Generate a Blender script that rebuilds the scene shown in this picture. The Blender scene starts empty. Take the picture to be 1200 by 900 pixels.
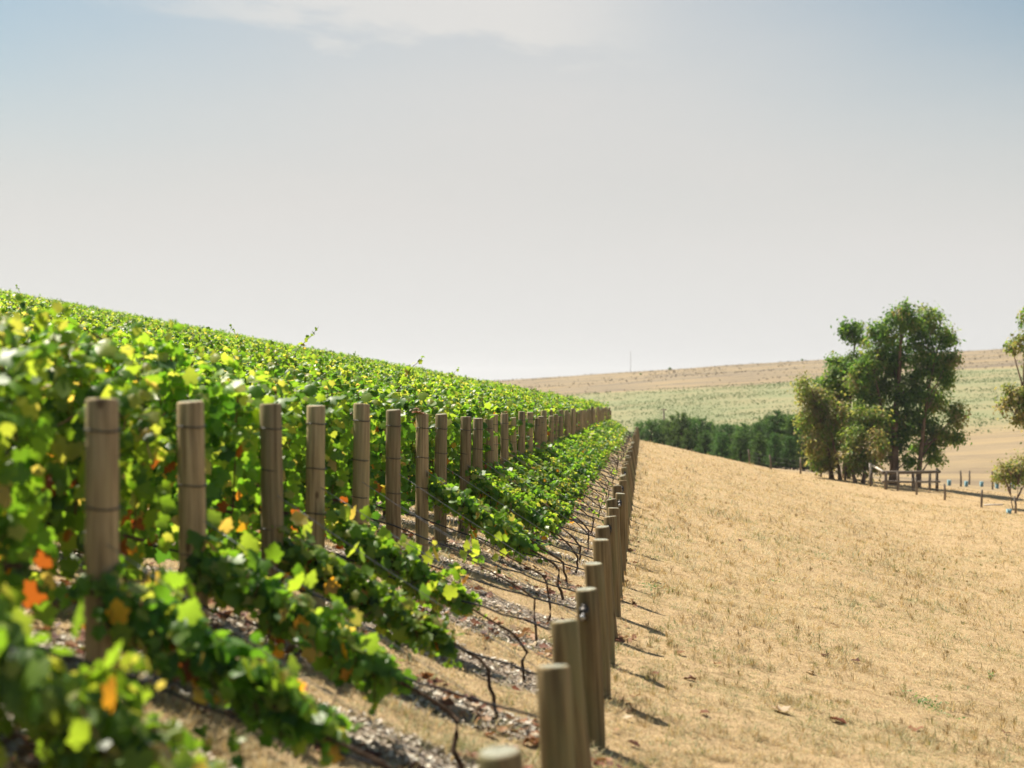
import bpy, math, random
import numpy as np
from mathutils import Vector, Matrix

random.seed(7)
RNG = np.random.default_rng(11)
S = bpy.context.scene
COL = S.collection

# ------------------------------------------------------------------ camera
EYE = 1.95
cd = bpy.data.cameras.new("camera")
cam = bpy.data.objects.new("camera", cd)
COL.objects.link(cam)
cd.sensor_width = 36.0
cd.lens = 60.0
cd.clip_start = 0.1
cd.clip_end = 9000.0
cam.location = (0.0, 0.0, EYE)
cam.rotation_euler = (math.radians(90.0), 0.0, 0.0)
cd.dof.use_dof = True
cd.dof.focus_distance = 27.0
cd.dof.aperture_fstop = 1.7
S.camera = cam

# ------------------------------------------------------------------ sky and sun
SUN_ELEV, SUN_AZ = math.radians(58.0), math.radians(-42.0)      # azimuth from +Y towards +X
W = bpy.data.worlds.new("World")
S.world = W
W.use_nodes = True
wn, wl = W.node_tree.nodes, W.node_tree.links
wn.clear()


def wnode(t, **kw):
    n = wn.new(t)
    for k, v in kw.items():
        setattr(n, k, v)
    return n


def wmath(op, a, b=None, clamp=False):
    n = wnode("ShaderNodeMath", operation=op)
    n.use_clamp = clamp
    for i, q in enumerate((a, b)):
        if q is None:
            continue
        if isinstance(q, (int, float)):
            n.inputs[i].default_value = q
        else:
            wl.new(q, n.inputs[i])
    return n.outputs[0]


def wrange(x, a, b, c, d, smooth=True):
    n = wnode("ShaderNodeMapRange")
    n.interpolation_type = 'SMOOTHSTEP' if smooth else 'LINEAR'
    for i, q in enumerate((a, b, c, d)):
        n.inputs[1 + i].default_value = q
    wl.new(x, n.inputs[0])
    return n.outputs[0]


sky = wnode("ShaderNodeTexSky")
sky.sky_type = 'NISHITA'
sky.sun_disc = False
sky.sun_elevation = SUN_ELEV
sky.sun_rotation = SUN_AZ % (2 * math.pi)
sky.air_density, sky.dust_density, sky.ozone_density = 1.0, 1.6, 1.2
bg_sky = wnode("ShaderNodeBackground")
bg_sky.inputs[1].default_value = 0.050
skm = wnode("ShaderNodeMix", data_type='RGBA', blend_type='MULTIPLY')
skm.inputs[0].default_value = 1.0
wl.new(sky.outputs[0], skm.inputs[6])
skm.inputs[7].default_value = (0.90, 1.0, 0.93, 1)          # dusty summer air
wl.new(skm.outputs[2], bg_sky.inputs[0])
tc = wnode("ShaderNodeTexCoord")
sep = wnode("ShaderNodeSeparateXYZ")
wl.new(tc.outputs["Generated"], sep.inputs[0])
dx, dy, dz = sep.outputs
hor = wmath('SQRT', wmath('ADD', wmath('MULTIPLY', dx, dx), wmath('MULTIPLY', dy, dy)))
el = wmath('ARCTAN2', dz, hor)                                    # elevation, radians
az = wmath('ARCTAN2', dx, dy)                                     # azimuth, radians
nz = wnode("ShaderNodeTexNoise")
nz.inputs["Scale"].default_value = 1.0
nz.inputs["Detail"].default_value = 5.0
nz.inputs["Roughness"].default_value = 0.5
mp = wnode("ShaderNodeCombineXYZ")
wl.new(wmath('MULTIPLY', az, 3.0), mp.inputs[0])
wl.new(wmath('MULTIPLY', el, 11.0), mp.inputs[1])
mp.inputs[2].default_value = 3.7
wl.new(mp.outputs[0], nz.inputs["Vector"])
# thin high veil: thick towards the horizon, breaking up into blue higher in the sky
veil_el = wrange(el, 0.05, 0.55, 1.0, 0.22)
# veil is denser as a broad sheet ahead, thinner either side of it
sheet = wmath('POWER', 2.718, wmath('MULTIPLY', wmath('MULTIPLY', wmath('ADD', az, -0.0), wmath('ADD', az, -0.0)), -14.0))
thin = wmath('MULTIPLY', wrange(el, 0.06, 0.24, 0.0, 1.0), wmath('SUBTRACT', 1.0, sheet))
veil = wmath('SUBTRACT', veil_el, wmath('MULTIPLY', thin, 1.0))
veil = wmath('ADD', veil, wmath('MULTIPLY', wmath('SUBTRACT', nz.outputs[0], 0.5), 0.35), clamp=True)
# one wisp of cirrus
wz = wnode("ShaderNodeTexNoise")
wz.inputs["Scale"].default_value = 1.0
wz.inputs["Detail"].default_value = 6.0
wz.inputs["Roughness"].default_value = 0.6
mp2 = wnode("ShaderNodeCombineXYZ")
wl.new(wmath('MULTIPLY', az, 14.0), mp2.inputs[0])
wl.new(wmath('MULTIPLY', wmath('ADD', el, wmath('MULTIPLY', az, 0.1)), 45.0), mp2.inputs[1])
wl.new(mp2.outputs[0], wz.inputs["Vector"])
edge = wmath('ADD', wmath('ADD', el, wmath('MULTIPLY', az, 0.085)), wmath('MULTIPLY', wmath('SUBTRACT', wz.outputs[0], 0.5), 0.075))
band = wmath('MULTIPLY', wrange(edge, 0.186, 0.206, 0.0, 1.0), wrange(el, 0.24, 0.34, 1.0, 0.0))
azm = wmath('ADD', az, wmath('MULTIPLY', wmath('SUBTRACT', wz.outputs[0], 0.5), 0.05))
span = wmath('MULTIPLY', wrange(azm, -0.28, -0.10, 0.0, 1.0), wrange(azm, 0.0, 0.115, 1.0, 0.0))
wisp = wmath('MULTIPLY', band, span)
bg_veil = wnode("ShaderNodeBackground")
vm = wnode("ShaderNodeMix", data_type='RGBA')
wl.new(wrange(el, 0.0, 0.13, 0.0, 1.0), vm.inputs[0])
vm.inputs[6].default_value = (0.392, 0.388, 0.382, 1)
vm.inputs[7].default_value = (0.362, 0.347, 0.333, 1)
wl.new(vm.outputs[2], bg_veil.inputs[0])
bg_veil.inputs[1].default_value = 1.0
bg_wisp = wnode("ShaderNodeBackground")
bg_wisp.inputs[0].default_value = (0.400, 0.385, 0.365, 1)
m1 = wnode("ShaderNodeMixShader")
m2 = wnode("ShaderNodeMixShader")
wl.new(wmath('MULTIPLY', veil, 0.94), m1.inputs[0])
wl.new(bg_sky.outputs[0], m1.inputs[1])
wl.new(bg_veil.outputs[0], m1.inputs[2])
wl.new(wmath('MULTIPLY', wisp, 0.65), m2.inputs[0])
wl.new(m1.outputs[0], m2.inputs[1])
wl.new(bg_wisp.outputs[0], m2.inputs[2])
wo = wnode("ShaderNodeOutputWorld")
wl.new(m2.outputs[0], wo.inputs[0])

sd = bpy.data.lights.new("sun", 'SUN')
sun = bpy.data.objects.new("sun", sd)
COL.objects.link(sun)
sd.energy = 4.9
sd.angle = math.radians(0.53)
sd.color = (1.0, 0.91, 0.78)
sdir = Vector((math.sin(SUN_AZ) * math.cos(SUN_ELEV), math.cos(SUN_AZ) * math.cos(SUN_ELEV), math.sin(SUN_ELEV)))
sun.rotation_euler = sdir.to_track_quat('Z', 'Y').to_euler()
sun.location = (-20, 20, 40)

S.view_settings.view_transform = 'Standard'
S.view_settings.look = 'None'
S.view_settings.exposure = 1.0
S.view_settings.gamma = 1.0
S.view_settings.use_curve_mapping = False
S.render.engine = 'CYCLES'
S.cycles.use_denoising = True
S.cycles.max_bounces = 7
S.cycles.diffuse_bounces = 3
S.cycles.glossy_bounces = 2
S.cycles.transmission_bounces = 4
S.cycles.transparent_max_bounces = 4
S.cycles.caustics_reflective = False
S.cycles.caustics_refractive = False
S.cycles.sample_clamp_indirect = 6.0

# ------------------------------------------------------------------ frame of the headland line
FPX = 2000.0                       # focal length in pixels of the 1200 x 900 photograph
O0 = np.array([-0.34, 0.0])
_d = np.array([0.077, 1.0]); DV = _d / np.linalg.norm(_d)          # along the line of posts
NV = np.array([-DV[1], DV[0]])                                     # uphill, along the rows
ROWANG = math.atan2(NV[1], NV[0])


def sstep(x, a, b):
    t = np.clip((x - a) / (b - a), 0, 1)
    return t * t * (3 - 2 * t)


def vnoise(x, y, seed=0):
    x = np.asarray(x, float); y = np.asarray(y, float)
    xi, yi = np.floor(x).astype(np.int64), np.floor(y).astype(np.int64)
    xf, yf = x - xi, y - yi
    def hsh(a, b):
        n = (a * 374761393 + b * 668265263 + seed * 974711) & 0x7fffffff
        n = ((n ^ (n >> 13)) * 1274126177) & 0x7fffffff
        return ((n ^ (n >> 16)) & 0xffff) / 65535.0
    u, w = xf * xf * (3 - 2 * xf), yf * yf * (3 - 2 * yf)
    return (hsh(xi, yi) * (1 - u) + hsh(xi + 1, yi) * u) * (1 - w) + (hsh(xi, yi + 1) * (1 - u) + hsh(xi + 1, yi + 1) * u) * w


def fbm(x, y, seed=0, oct=4):
    s, a, f = 0, 0.5, 1.0
    for i in range(oct):
        s = s + a * vnoise(x * f, y * f, seed + i * 17); a *= 0.5; f *= 2.03
    return s / (1 - 0.5 ** oct)


_tt = np.arange(-40, 400, 1.0)
_sl = np.where(_tt < 18, -0.0275, np.where(_tt < 34, -0.0275 + (_tt - 18) / 16 * 0.0155, -0.012))
_sl = _sl - 0.05 * sstep(_tt, 112, 175)
_aa = np.cumsum(_sl); _aa = _aa - np.interp(0, _tt, _aa)
_PY = np.array([-200, 100, 150, 200, 250, 300, 400, 500, 600, 680, 760, 1000, 2500, 6000], float)
_PZ = np.array([-9.9, -9.9, -9.9, -9.3, -8.2, -6.9, -3.6, -1.0, 1.1, 1.9, 0.5, -10, -60, -120], float)


def ground(x, y, micro=True):
    x = np.asarray(x, float); y = np.asarray(y, float)
    rx, ry = x - O0[0], y - O0[1]
    t = rx * DV[0] + ry * DV[1]
    v = rx * NV[0] + ry * NV[1]
    a = np.interp(t, _tt, _aa)
    lat = np.where(v > 3, 0.66 + 0.187 * (np.minimum(v, 60) - 3) + 0.12 * (np.clip(v, 60, 160) - 60), 0.22 * v)
    lat = np.where(v < -10, -2.2 - 0.1 * np.clip(-v - 10, 0, 90), lat)
    lat = lat - 0.5 * np.exp(-((t - 101) / 7.0) ** 2) * sstep(-v, 9, 16)  # hollow added so the shade below the gums shows wider
    near = a + lat - 0.2 * (1 - sstep(v, 0.3, 2.3))
    xc = np.clip(x, -60, 420)
    far = np.interp(y, _PY, _PZ) + 0.062 * xc + EYE
    far = far + (fbm(x / 60, y / 60, 5) - 0.5) * 1.6 * sstep(y, 140, 320)
    w = sstep(y, 122, 165) * sstep(y, 122, 165)
    w = np.maximum(w, sstep(np.abs(x), 120, 220))
    z = near * (1 - w) + far * w
    if micro:
        z = z + (fbm(x * 1.7, y * 1.7, 3) - 0.5) * 0.09 + (fbm(x * 0.33, y * 0.33, 9) - 0.5) * 0.10 * sstep(y, 6, 14)
    return z


def gz(x, y):
    return float(ground(x, y))


def row_xy(t, v):
    p = O0 + DV * t + NV * v
    return float(p[0]), float(p[1])


def at(px, py, Y):
    """world point seen at a pixel of the photograph at depth Y"""
    return ((px - 600) / FPX * Y, Y, EYE - (py - 450) / FPX * Y)


def on_ground(px, py):
    for Y in np.arange(4.5, 600, 0.05):
        x, y, z = at(px, py, Y)
        if z <= gz(x, y):
            return x, y
    return at(px, py, 100)[:2]


# ------------------------------------------------------------------ mesh helpers
def mesh_np(name, verts, polys, mats=(), attrs=None, smooth=False):
    """polys: list of (n, k) int arrays"""
    me = bpy.data.meshes.new(name)
    verts = np.ascontiguousarray(verts, dtype=np.float32)
    me.vertices.add(len(verts)); me.vertices.foreach_set("co", verts.ravel())
    li = np.concatenate([np.asarray(p, np.int32).ravel() for p in polys])
    tot = np.concatenate([np.full(len(p), p.shape[1], np.int32) for p in polys])
    start = np.concatenate([[0], np.cumsum(tot)[:-1]]).astype(np.int32)
    me.loops.add(len(li)); me.loops.foreach_set("vertex_index", li)
    me.polygons.add(len(tot)); me.polygons.foreach_set("loop_start", start); me.polygons.foreach_set("loop_total", tot)
    if smooth:
        me.polygons.foreach_set("use_smooth", np.ones(len(tot), dtype=bool))
    for k, val in (attrs or {}).items():
        at_ = me.attributes.new(k, 'FLOAT', 'POINT'); at_.data.foreach_set("value", np.ascontiguousarray(val, np.float32))
    for m in mats:
        me.materials.append(m)
    me.update(calc_edges=True)
    return me


def link(name, data, parent=None, loc=None, rotz=None, scale=None):
    o = bpy.data.objects.new(name, data)
    COL.objects.link(o)
    if parent is not None:
        o.parent = parent
    if loc is not None:
        o.location = loc
    if rotz is not None:
        o.rotation_euler = (0, 0, rotz)
    if scale is not None:
        o.scale = scale
    return o


def tag(o, label=None, cat=None, group=None, kind=None):
    for k, v in (("label", label), ("category", cat), ("group", group), ("kind", kind)):
        if v:
            o[k] = v
    return o


class MB:
    """collects shapes for one mesh"""
    def __init__(self):
        self.v, self.f3, self.f4, self.n = [], [], [], 0
        self.big = []

    def add(self, v, f3=(), f4=()):
        v = np.asarray(v, float)
        self.v.append(v)
        if len(f3): self.f3.append(np.asarray(f3) + self.n)
        if len(f4): self.f4.append(np.asarray(f4) + self.n)
        self.n += len(v)

    def tube(self, pts, rad, sides=6, cap=True):
        pts = np.asarray(pts, float); n = len(pts)
        rad = np.full(n, rad) if np.isscalar(rad) else np.asarray(rad, float)
        tan = np.gradient(pts, axis=0); tan /= np.linalg.norm(tan, axis=1)[:, None] + 1e-9
        ref = np.array([0, 0, 1.0]) if abs(tan[:, 2]).mean() < 0.8 else np.array([1.0, 0, 0])
        b = np.cross(tan, ref); b /= np.linalg.norm(b, axis=1)[:, None] + 1e-9
        c = np.cross(b, tan)
        an = np.linspace(0, 2 * np.pi, sides, endpoint=False)
        ring = pts[:, None] + rad[:, None, None] * (b[:, None] * np.cos(an)[None, :, None] + c[:, None] * np.sin(an)[None, :, None])
        v = ring.reshape(-1, 3)
        i = np.arange(n - 1)[:, None] * sides; j = np.arange(sides)[None]; k = (j + 1) % sides
        q = np.stack([i + j, i + k, i + sides + k, i + sides + j], -1).reshape(-1, 4)
        f3 = []
        if cap:
            v = np.vstack([v, pts[:1], pts[-1:]])
            a0, a1 = n * sides, n * sides + 1
            for s in range(sides):
                f3.append((a0, (s + 1) % sides, s)); f3.append((a1, (n - 1) * sides + s, (n - 1) * sides + (s + 1) % sides))
        self.add(v, f3, q)

    def box(self, c, size, rot=None):
        sx, sy, sz = np.asarray(size) / 2
        v = np.array([[x, y, z] for x in (-sx, sx) for y in (-sy, sy) for z in (-sz, sz)])
        if rot is not None:
            v = v @ np.asarray(rot).T
        self.add(v + np.asarray(c), (), [(0, 1, 3, 2), (4, 6, 7, 5), (0, 4, 5, 1), (2, 3, 7, 6), (0, 2, 6, 4), (1, 5, 7, 3)])

    def mesh(self, name, mat, smooth=False, attrs=None):
        ps = []
        if self.f3: ps.append(np.vstack(self.f3))
        if self.f4: ps.append(np.vstack(self.f4))
        return mesh_np(name, np.vstack(self.v), ps, [mat], attrs, smooth)


def frames(nrm, along):
    """orthonormal frames (N,3,3) with columns x, y(along), z(normal)"""
    z = nrm / (np.linalg.norm(nrm, axis=1)[:, None] + 1e-9)
    y = along - z * np.sum(along * z, axis=1)[:, None]
    y /= np.linalg.norm(y, axis=1)[:, None] + 1e-9
    x = np.cross(y, z)
    return np.stack([x, y, z], -1)


def scatter(template, tris, pos, fr, scale, zs=None):
    N, m = len(pos), len(template)
    T = np.repeat(np.asarray(template, float)[None], N, 0)
    if zs is not None:
        T[:, :, 2] *= np.asarray(zs)[:, None]
    v = np.einsum('nij,nmj->nmi', fr, T) * np.asarray(scale).reshape(N, 1, 1) + pos[:, None]
    f = (np.arange(N)[:, None, None] * m + np.asarray(tris)[None]).reshape(-1, np.asarray(tris).shape[1])
    return v.reshape(-1, 3), f


# ------------------------------------------------------------------ materials
def new_mat(name):
    m = bpy.data.materials.new(name); m.use_nodes = True
    m.node_tree.nodes.clear()
    return m, m.node_tree.nodes, m.node_tree.links


class NT:
    def __init__(self, name):
        self.m, self.n, self.l = new_mat(name)
        self.out = self.n.new("ShaderNodeOutputMaterial")

    def node(self, t, ins=None, **kw):
        n = self.n.new(t)
        for k, v in kw.items():
            setattr(n, k, v)
        for k, v in (ins or {}).items():
            self.set(n.inputs[k], v)
        return n

    def set(self, sock, v):
        if isinstance(v, bpy.types.NodeSocket):
            self.l.new(v, sock)
        else:
            sock.default_value = v

    def math(self, op, a, b=0.0, clamp=False):
        n = self.node("ShaderNodeMath", {0: a, 1: b}, operation=op); n.use_clamp = clamp
        return n.outputs[0]

    def rng(self, x, a, b, c=0.0, d=1.0, smooth=True):
        n = self.node("ShaderNodeMapRange", {0: x, 1: a, 2: b, 3: c, 4: d})
        n.interpolation_type = 'SMOOTHSTEP' if smooth else 'LINEAR'
        return n.outputs[0]

    def noise(self, vec, scale, detail=4.0, rough=0.55, out=0):
        n = self.node("ShaderNodeTexNoise", {"Scale": scale, "Detail": detail, "Roughness": rough})
        if vec is not None: self.l.new(vec, n.inputs["Vector"])
        return n.outputs[out]

    def mix(self, f, a, b, mode='MIX'):
        n = self.node("ShaderNodeMix", data_type='RGBA', blend_type=mode)
        for i, q in ((0, f), (6, a), (7, b)):
            if isinstance(q, tuple) and len(q) == 3: q = q + (1,)
            self.set(n.inputs[i], q)
        return n.outputs[2]

    def attr(self, name):
        return self.node("ShaderNodeAttribute", attribute_name=name).outputs["Fac"]

    def ramp(self, f, stops):
        n = self.node("ShaderNodeValToRGB", {0: f})
        e = n.color_ramp.elements
        while len(e) > 1: e.remove(e[-1])
        e[0].position, e[0].color = stops[0][0], tuple(stops[0][1]) + (1,)
        for p, c in stops[1:]:
            q = e.new(p); q.color = tuple(c) + (1,)
        return n.outputs[0]

    def bump(self, h, strength, dist=0.02):
        return self.node("ShaderNodeBump", {"Height": h, "Strength": strength, "Distance": dist}).outputs[0]

    def princ(self, col, rough=0.8, spec=0.3, normal=None, **kw):
        n = self.node("ShaderNodeBsdfPrincipled", {"Base Color": col if not isinstance(col, tuple) else col + (1,), "Roughness": rough, "Specular IOR Level": spec})
        if normal is not None: self.l.new(normal, n.inputs["Normal"])
        for k, v in kw.items(): self.set(n.inputs[k], v)
        return n.outputs[0]

    def done(self, sh):
        self.l.new(sh, self.out.inputs[0]); return self.m

    def obj(self):
        return self.node("ShaderNodeTexCoord").outputs["Object"]


def leaf_material(name, stops, trans_gain, trans, rough, spec, objvar=0.25):
    """stops: ramp over the per-leaf attribute 'tint'"""
    q = NT(name)
    tint = q.attr("tint")
    inf = q.node("ShaderNodeObjectInfo").outputs["Random"]
    c = q.ramp(tint, stops)
    n1 = q.noise(q.obj(), 9.0, 3.0)
    c = q.mix(q.math('MULTIPLY', n1, 0.5), c, q.mix(1.0, c, (0.55, 0.62, 0.4), 'MULTIPLY'))
    hs = q.node("ShaderNodeHueSaturation", {"Hue": q.rng(inf, 0, 1, 0.5 - 0.02 * objvar * 2, 0.5 + 0.02 * objvar * 2, False), "Value": q.rng(q.math('FRACT', q.math('MULTIPLY', inf, 7.3)), 0, 1, 1 - objvar * 0.5, 1 + objvar * 0.5, False), "Color": c})
    c = hs.outputs[0]
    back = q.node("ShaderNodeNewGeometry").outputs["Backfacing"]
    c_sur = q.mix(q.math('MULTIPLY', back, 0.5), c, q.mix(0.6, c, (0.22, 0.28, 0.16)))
    p = q.princ(c_sur, rough, spec)
    tr = q.node("ShaderNodeBsdfTranslucent", {"Color": q.mix(1.0, c, trans_gain, 'MULTIPLY')}).outputs[0]
    mx = q.node("ShaderNodeMixShader", {0: trans, 1: p, 2: tr}).outputs[0]
    return q.done(mx)


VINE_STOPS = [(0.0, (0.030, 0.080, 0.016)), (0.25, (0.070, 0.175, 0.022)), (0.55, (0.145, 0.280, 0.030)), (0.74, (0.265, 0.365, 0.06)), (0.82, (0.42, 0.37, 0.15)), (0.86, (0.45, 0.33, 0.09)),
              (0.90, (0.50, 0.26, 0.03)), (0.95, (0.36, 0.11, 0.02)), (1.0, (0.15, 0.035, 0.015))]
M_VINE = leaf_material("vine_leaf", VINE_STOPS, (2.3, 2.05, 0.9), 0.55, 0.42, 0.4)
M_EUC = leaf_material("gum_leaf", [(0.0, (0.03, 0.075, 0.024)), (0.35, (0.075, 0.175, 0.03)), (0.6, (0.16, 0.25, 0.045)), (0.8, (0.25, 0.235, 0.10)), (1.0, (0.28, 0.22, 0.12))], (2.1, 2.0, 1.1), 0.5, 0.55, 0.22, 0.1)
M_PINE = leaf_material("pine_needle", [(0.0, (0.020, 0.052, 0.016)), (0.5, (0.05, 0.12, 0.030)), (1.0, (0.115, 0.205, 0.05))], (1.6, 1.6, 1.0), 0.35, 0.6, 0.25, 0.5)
M_GRASS = leaf_material("dry_grass_blade", [(0.0, (0.16, 0.10, 0.045)), (0.3, (0.40, 0.28, 0.145)), (0.6, (0.59, 0.44, 0.25)), (0.8, (0.72, 0.59, 0.40)), (0.88, (0.24, 0.23, 0.08)), (1.0, (0.10, 0.17, 0.04))], (1.15, 1.1, 0.9), 0.35, 0.6, 0.25, 0.0)
M_FAR = leaf_material("far_planting", [(0.0, (0.08, 0.13, 0.06)), (1.0, (0.14, 0.18, 0.085))], (1.5, 1.5, 1.0), 0.3, 0.9, 0.0, 0.0)
M_WEED = leaf_material("weed_leaf", [(0.0, (0.06, 0.16, 0.04)), (1.0, (0.14, 0.28, 0.07))], (1.6, 1.7, 1.0), 0.35, 0.5, 0.3, 0.1)
M_LITTER = leaf_material("leaf_litter", [(0.0, (0.07, 0.025, 0.014)), (0.4, (0.19, 0.065, 0.03)), (0.7, (0.32, 0.17, 0.08)), (1.0, (0.55, 0.44, 0.32))], (1.2, 1.0, 0.8), 0.2, 0.6, 0.25, 0.2)
M_CHIP = leaf_material("mulch_chip", [(0.0, (0.06, 0.038, 0.024)), (0.3, (0.26, 0.19, 0.13)), (0.6, (0.48, 0.40, 0.32)), (1.0, (0.74, 0.69, 0.62))], (1, 1, 1), 0.05, 0.6, 0.3, 0.0)


def wood_material(name, c0, c1, c2, green, objvar=0.3):
    q = NT(name)
    P = q.obj()
    inf = q.node("ShaderNodeObjectInfo").outputs["Random"]
    off = q.node("ShaderNodeVectorMath", {0: P, 1: q.node("ShaderNodeCombineXYZ", {0: q.math('MULTIPLY', inf, 31.0), 1: q.math('MULTIPLY', inf, 17.0), 2: q.math('MULTIPLY', inf, 23.0)}).outputs[0]}, operation='ADD').outputs[0]
    st = q.node("ShaderNodeMapping", {"Vector": off, "Scale": (26.0, 26.0, 1.1)}).outputs[0]
    g = q.noise(st, 1.6, 6.0, 0.6)
    st2 = q.node("ShaderNodeMapping", {"Vector": off, "Scale": (7.0, 7.0, 1.2)}).outputs[0]
    g2 = q.noise(st2, 1.0, 3.0)
    c = q.ramp(g, [(0.28, c0), (0.5, c1), (0.72, c2)])
    c = q.mix(q.rng(g2, 0.42, 0.66, 0, 0.6), c, green)
    kn = q.node("ShaderNodeTexVoronoi", {"Vector": q.node("ShaderNodeMapping", {"Vector": off, "Scale": (5.0, 5.0, 2.6)}).outputs[0], "Scale": 1.0}).outputs["Distance"]
    c = q.mix(q.rng(kn, 0.05, 0.13, 0.75, 0.0), c, (0.05, 0.025, 0.012))
    c = q.node("ShaderNodeHueSaturation", {"Value": q.rng(inf, 0, 1, 1 - objvar, 1 + objvar, False), "Color": c}).outputs[0]
    h = q.math('ADD', g, q.math('MULTIPLY', q.rng(g, 0.30, 0.36, -1.0, 0.0), 0.4))
    return q.done(q.princ(c, 0.75, 0.25, q.bump(h, 0.7, 0.008)))


M_POST = wood_material("treated_pine_post", (0.10, 0.072, 0.038), (0.31, 0.23, 0.125), (0.46, 0.36, 0.21), (0.29, 0.25, 0.13))
M_ANCHOR = wood_material("weathered_anchor_post", (0.075, 0.052, 0.024), (0.22, 0.158, 0.076), (0.33, 0.25, 0.125), (0.17, 0.175, 0.08))
M_FENCE = wood_material("old_fence_timber", (0.06, 0.048, 0.038), (0.15, 0.12, 0.09), (0.25, 0.20, 0.155), (0.16, 0.14, 0.11))


def endgrain():
    q = NT("post_end_grain")
    P = q.obj()
    xy = q.node("ShaderNodeVectorMath", {0: P, 1: (1.0, 1.0, 0.0)}, operation='MULTIPLY').outputs[0]
    r = q.node("ShaderNodeVectorMath", {0: xy}, operation='LENGTH').outputs["Value"]
    rr = q.math('ADD', q.math('MULTIPLY', r, 190.0), q.math('MULTIPLY', q.noise(P, 9.0), 5.0))
    ring = q.math('SINE', rr)
    n = q.noise(P, 24.0)
    c = q.ramp(q.math('ADD', q.math('MULTIPLY', ring, 0.14), n), [(0.25, (0.13, 0.13, 0.09)), (0.5, (0.24, 0.245, 0.185)), (0.75, (0.33, 0.33, 0.26))])
    return q.done(q.princ(c, 0.8, 0.25, q.bump(n, 0.5, 0.006)))


M_END = endgrain()


def bark(name, a, b, sc=14.0):
    q = NT(name)
    P = q.obj()
    st = q.node("ShaderNodeMapping", {"Vector": P, "Scale": (1, 1, 0.3)}).outputs[0]
    n = q.noise(st, sc, 6.0, 0.65)
    return q.done(q.princ(q.ramp(n, [(0.3, a), (0.7, b)]), 0.9, 0.15, q.bump(n, 0.8, 0.02)))


M_TRUNK = bark("vine_bark", (0.04, 0.025, 0.016), (0.17, 0.11, 0.07), 40.0)
M_CANE = bark("vine_cane", (0.07, 0.028, 0.014), (0.17, 0.08, 0.04), 50.0)
M_GUMBARK = bark("gum_bark", (0.06, 0.035, 0.022), (0.30, 0.21, 0.15), 3.0)
M_PINEBARK = bark("pine_bark", (0.03, 0.02, 0.014), (0.10, 0.07, 0.05), 6.0)


def plain(name, c, rough, spec=0.4, metal=0.0, nscale=30.0, var=0.35):
    q = NT(name)
    n = q.noise(q.obj(), nscale)
    cc = q.mix(q.rng(n, 0.3, 0.7), tuple(x * (1 - var) for x in c), tuple(min(1, x * (1 + var)) for x in c))
    return q.done(q.princ(cc, rough, spec, None, Metallic=metal))


M_DRIP = plain("black_poly_tube", (0.022, 0.023, 0.026), 0.42, 0.5)
M_WIRE = plain("galvanised_wire", (0.34, 0.34, 0.34), 0.4, 0.5, 0.8)
M_TIE = plain("dark_wire", (0.05, 0.05, 0.05), 0.5, 0.4, 0.4)
M_SPOOL = plain("tensioner_metal", (0.06, 0.055, 0.05), 0.45, 0.5, 0.7)
M_GUARD = plain("pale_blue_plastic", (0.16, 0.32, 0.37), 0.6, 0.4)
M_PALE = plain("bleached_timber", (0.55, 0.50, 0.43), 0.8)


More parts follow.
